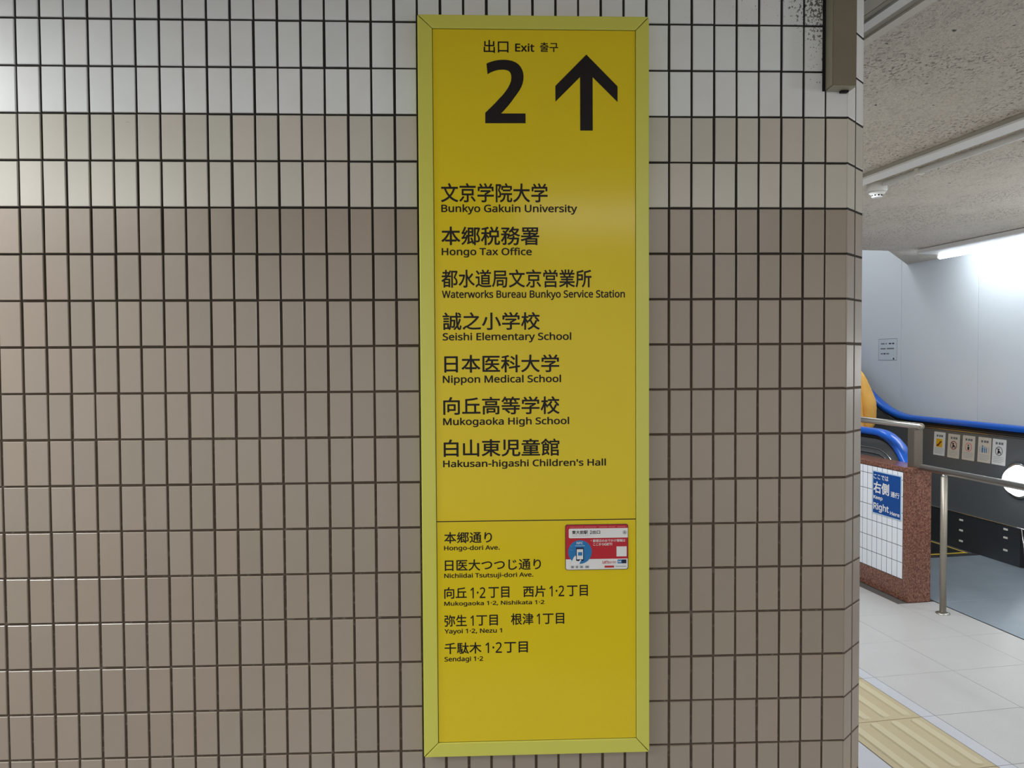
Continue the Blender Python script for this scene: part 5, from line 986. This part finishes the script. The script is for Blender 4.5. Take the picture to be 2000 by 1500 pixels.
# ------------------------------------------------------------------ person riding up, mostly behind the column
def person():
    t = thing('person', 'person in a yellow coat riding up the escalator, half hidden by the tiled column', 'person', at(0.775, 1.93, 0.0465))
    # joints: x to the right of the walker, y ahead, z up
    V = {'pel': (0, 0, .88, .13), 'wai': (0, .01, 1.05, .115), 'che': (0, .0, 1.25, .135), 'nek': (0, .01, 1.40, .055), 'hdb': (0, .02, 1.46, .065),
         'hdm': (0, .035, 1.55, .085), 'hdt': (0, .03, 1.63, .065)}
    E_ = [('pel', 'wai'), ('wai', 'che'), ('che', 'nek'), ('nek', 'hdb'), ('hdb', 'hdm'), ('hdm', 'hdt')]
    for s, n_ in ((-1, 'l'), (1, 'r')):
        V['hip' + n_] = (.09 * s, 0, .83, .088); V['kne' + n_] = (.10 * s, .02, .47, .056); V['ank' + n_] = (.10 * s, -.02, .09, .040)
        V['toe' + n_] = (.11 * s, .12, .04, .032)
        V['sho' + n_] = (.165 * s, 0, 1.34, .052); V['elb' + n_] = (.275 * s, -.03, 1.06, .038)
        V['wri' + n_] = (.290 * s, .04, .835, .026); V['pal' + n_] = (.290 * s, .055, .775, .027)
        E_ += [('pel', 'hip' + n_), ('hip' + n_, 'kne' + n_), ('kne' + n_, 'ank' + n_), ('ank' + n_, 'toe' + n_), ('che', 'sho' + n_),
               ('sho' + n_, 'elb' + n_), ('elb' + n_, 'wri' + n_), ('wri' + n_, 'pal' + n_)]
        for q, (dy, ln) in enumerate(((.026, .058), (.009, .066), (-.009, .062), (-.025, .048))):
            V['fa%s%d' % (n_, q)] = (.288 * s, .058 + dy, .742, .0095)
            V['fb%s%d' % (n_, q)] = (.284 * s, .062 + dy, .742 - ln * .6, .0085)
            V['fc%s%d' % (n_, q)] = (.272 * s, .066 + dy, .742 - ln * .95, .0075)
            E_ += [('pal' + n_, 'fa%s%d' % (n_, q)), ('fa%s%d' % (n_, q), 'fb%s%d' % (n_, q)), ('fb%s%d' % (n_, q), 'fc%s%d' % (n_, q))]
        V['ta' + n_] = (.280 * s, .092, .770, .010); V['tb' + n_] = (.272 * s, .106, .738, .0085)
        E_ += [('pal' + n_, 'ta' + n_), ('ta' + n_, 'tb' + n_)]
    keys = list(V)
    def skin(name, keys, E_, grow, mat, parent, root, sub=1):
        me = bpy.data.meshes.new(name)
        me.from_pydata([V[k_][:3] for k_ in keys], [(keys.index(a), keys.index(b)) for a, b in E_], [])
        o = link('tmp', me)
        md = o.modifiers.new('skin', 'SKIN'); md.use_smooth_shade = True
        for k_, v in zip(keys, me.skin_vertices[0].data):
            r_ = V[k_][3] + grow
            v.radius = (r_, r_); v.use_root = (k_ == root)
        s_ = o.modifiers.new('sub', 'SUBSURF'); s_.levels = sub; s_.render_levels = sub
        bpy.context.view_layer.update()
        m2 = bpy.data.meshes.new_from_object(o.evaluated_get(bpy.context.evaluated_depsgraph_get()))
        bpy.data.objects.remove(o)
        m2.materials.clear(); m2.materials.append(mat)
        return link(name, m2, parent)
    M_SKIN = plain('skin', (206, 160, 134), 0.5, var=0.03)
    body = skin('body', keys, E_, 0.0, M_SKIN, t, 'pel')
    # face: eyes, nose, mouth and ears
    fm = MB().lathe([(0, .034), (.012, .014), (.016, 0), (0, -.002)], 10)
    obj('nose', fm, M_SKIN, t, T((0, .112, 1.535)) @ Matrix.Rotation(R(-80), 4, 'X'))
    for s in (-1, 1):
        obj('eye', MB().lathe([(0, .012), (.008, .009), (.012, 0), (.008, -.009), (0, -.012)], 12), M_INK, t, T((.030 * s, .102, 1.56)))
        obj('ear', MB().lathe([(0, .018), (.010, .014), (.016, 0), (.010, -.014), (0, -.018)], 12), M_SKIN, t, T((.082 * s, .03, 1.545)) @ Matrix.Scale(.45, 4, (1, 0, 0)))
    obj('mouth', MB().box((-.022, .106, 1.492), (.022, .112, 1.499)), M_PINK, t, bevel=0.002)
    hair = MB()
    prof = [(0, .115), (.045, .108), (.078, .082), (.096, .035), (.099, -.02), (.092, -.09), (.080, -.15), (.060, -.17), (0, -.172)]
    hair.lathe(prof, 24)
    obj('hair', hair, plain('dark_hair', (38, 28, 24), 0.55, var=0.3, scale=150), t, T((0, .012, 1.575)) @ Matrix.Scale(.86, 4, (0, 1, 0)))
    # coat: loose body with sleeves
    M_COAT = plain('yellow_coat_cloth', (240, 184, 92), 0.8, var=0.10, scale=9, bump=0.004)
    cm = MB()
    secs = [(1.435, .075, .065), (1.405, .115, .085), (1.36, .180, .105), (1.27, .205, .125), (1.12, .215, .135), (.95, .235, .150), (.80, .250, .162), (.62, .262, .170), (.60, .250, .160)]
    n = 28; vs = []
    for z_, rx, ry in secs:
        for k_ in range(n):
            a = 2 * math.pi * k_ / n
            f = 1 + 0.022 * math.sin(5 * a + z_ * 9) * (z_ < 1.3)
            vs.append((rx * f * math.cos(a), ry * f * math.sin(a) + .005, z_))
    fs = [(i * n + k_, i * n + (k_ + 1) % n, (i + 1) * n + (k_ + 1) % n, (i + 1) * n + k_) for i in range(len(secs) - 1) for k_ in range(n)]
    cm.add(vs, fs, True)
    obj('coat', cm, M_COAT, t)
    for s, n_ in ((-1, 'l'), (1, 'r')):
        sh = Vector((.150 * s, 0, 1.335)); el = Vector((.285 * s, -.035, 1.050)); wr_ = Vector((.292 * s, .045, .850))
        pth, rd = [], []
        for k_ in range(15):
            f = k_ / 14                                   # quadratic curve through the elbow
            m_ = el + (el - (sh + wr_) / 2) * 0.55
            pth.append(sh * (1 - f) ** 2 + m_ * 2 * f * (1 - f) + wr_ * f * f)
            rd.append(.068 + .010 * math.sin(f * math.pi) - .008 * f + .003 * math.sin(f * 17))
        obj('sleeve', MB().tube(pth, rd, 18), M_COAT, t)
    obj('collar', MB().tube([(.078 * math.cos(R(a)), .070 * math.sin(R(a)) + .008, 1.425) for a in range(0, 361, 20)], .020, 10), M_COAT, t)
    M_TR = plain('dark_trousers', (44, 46, 56), 0.85)
    for s, n_ in ((-1, 'l'), (1, 'r')):
        obj('trouser_leg', MB().tube([(.092 * s, .0, .84), (.098 * s, .015, .62), (.10 * s, .02, .45), (.10 * s, -.005, .25), (.10 * s, -.02, .10)], [.105, .090, .076, .068, .064], 16), M_TR, t)
        obj('shoe', MB().box((.062 * s if s > 0 else -.148, -.075, .001), (.148 if s > 0 else -.062, .165, .075)), M_BLACK, t, bevel=0.025, seg=3)
person()
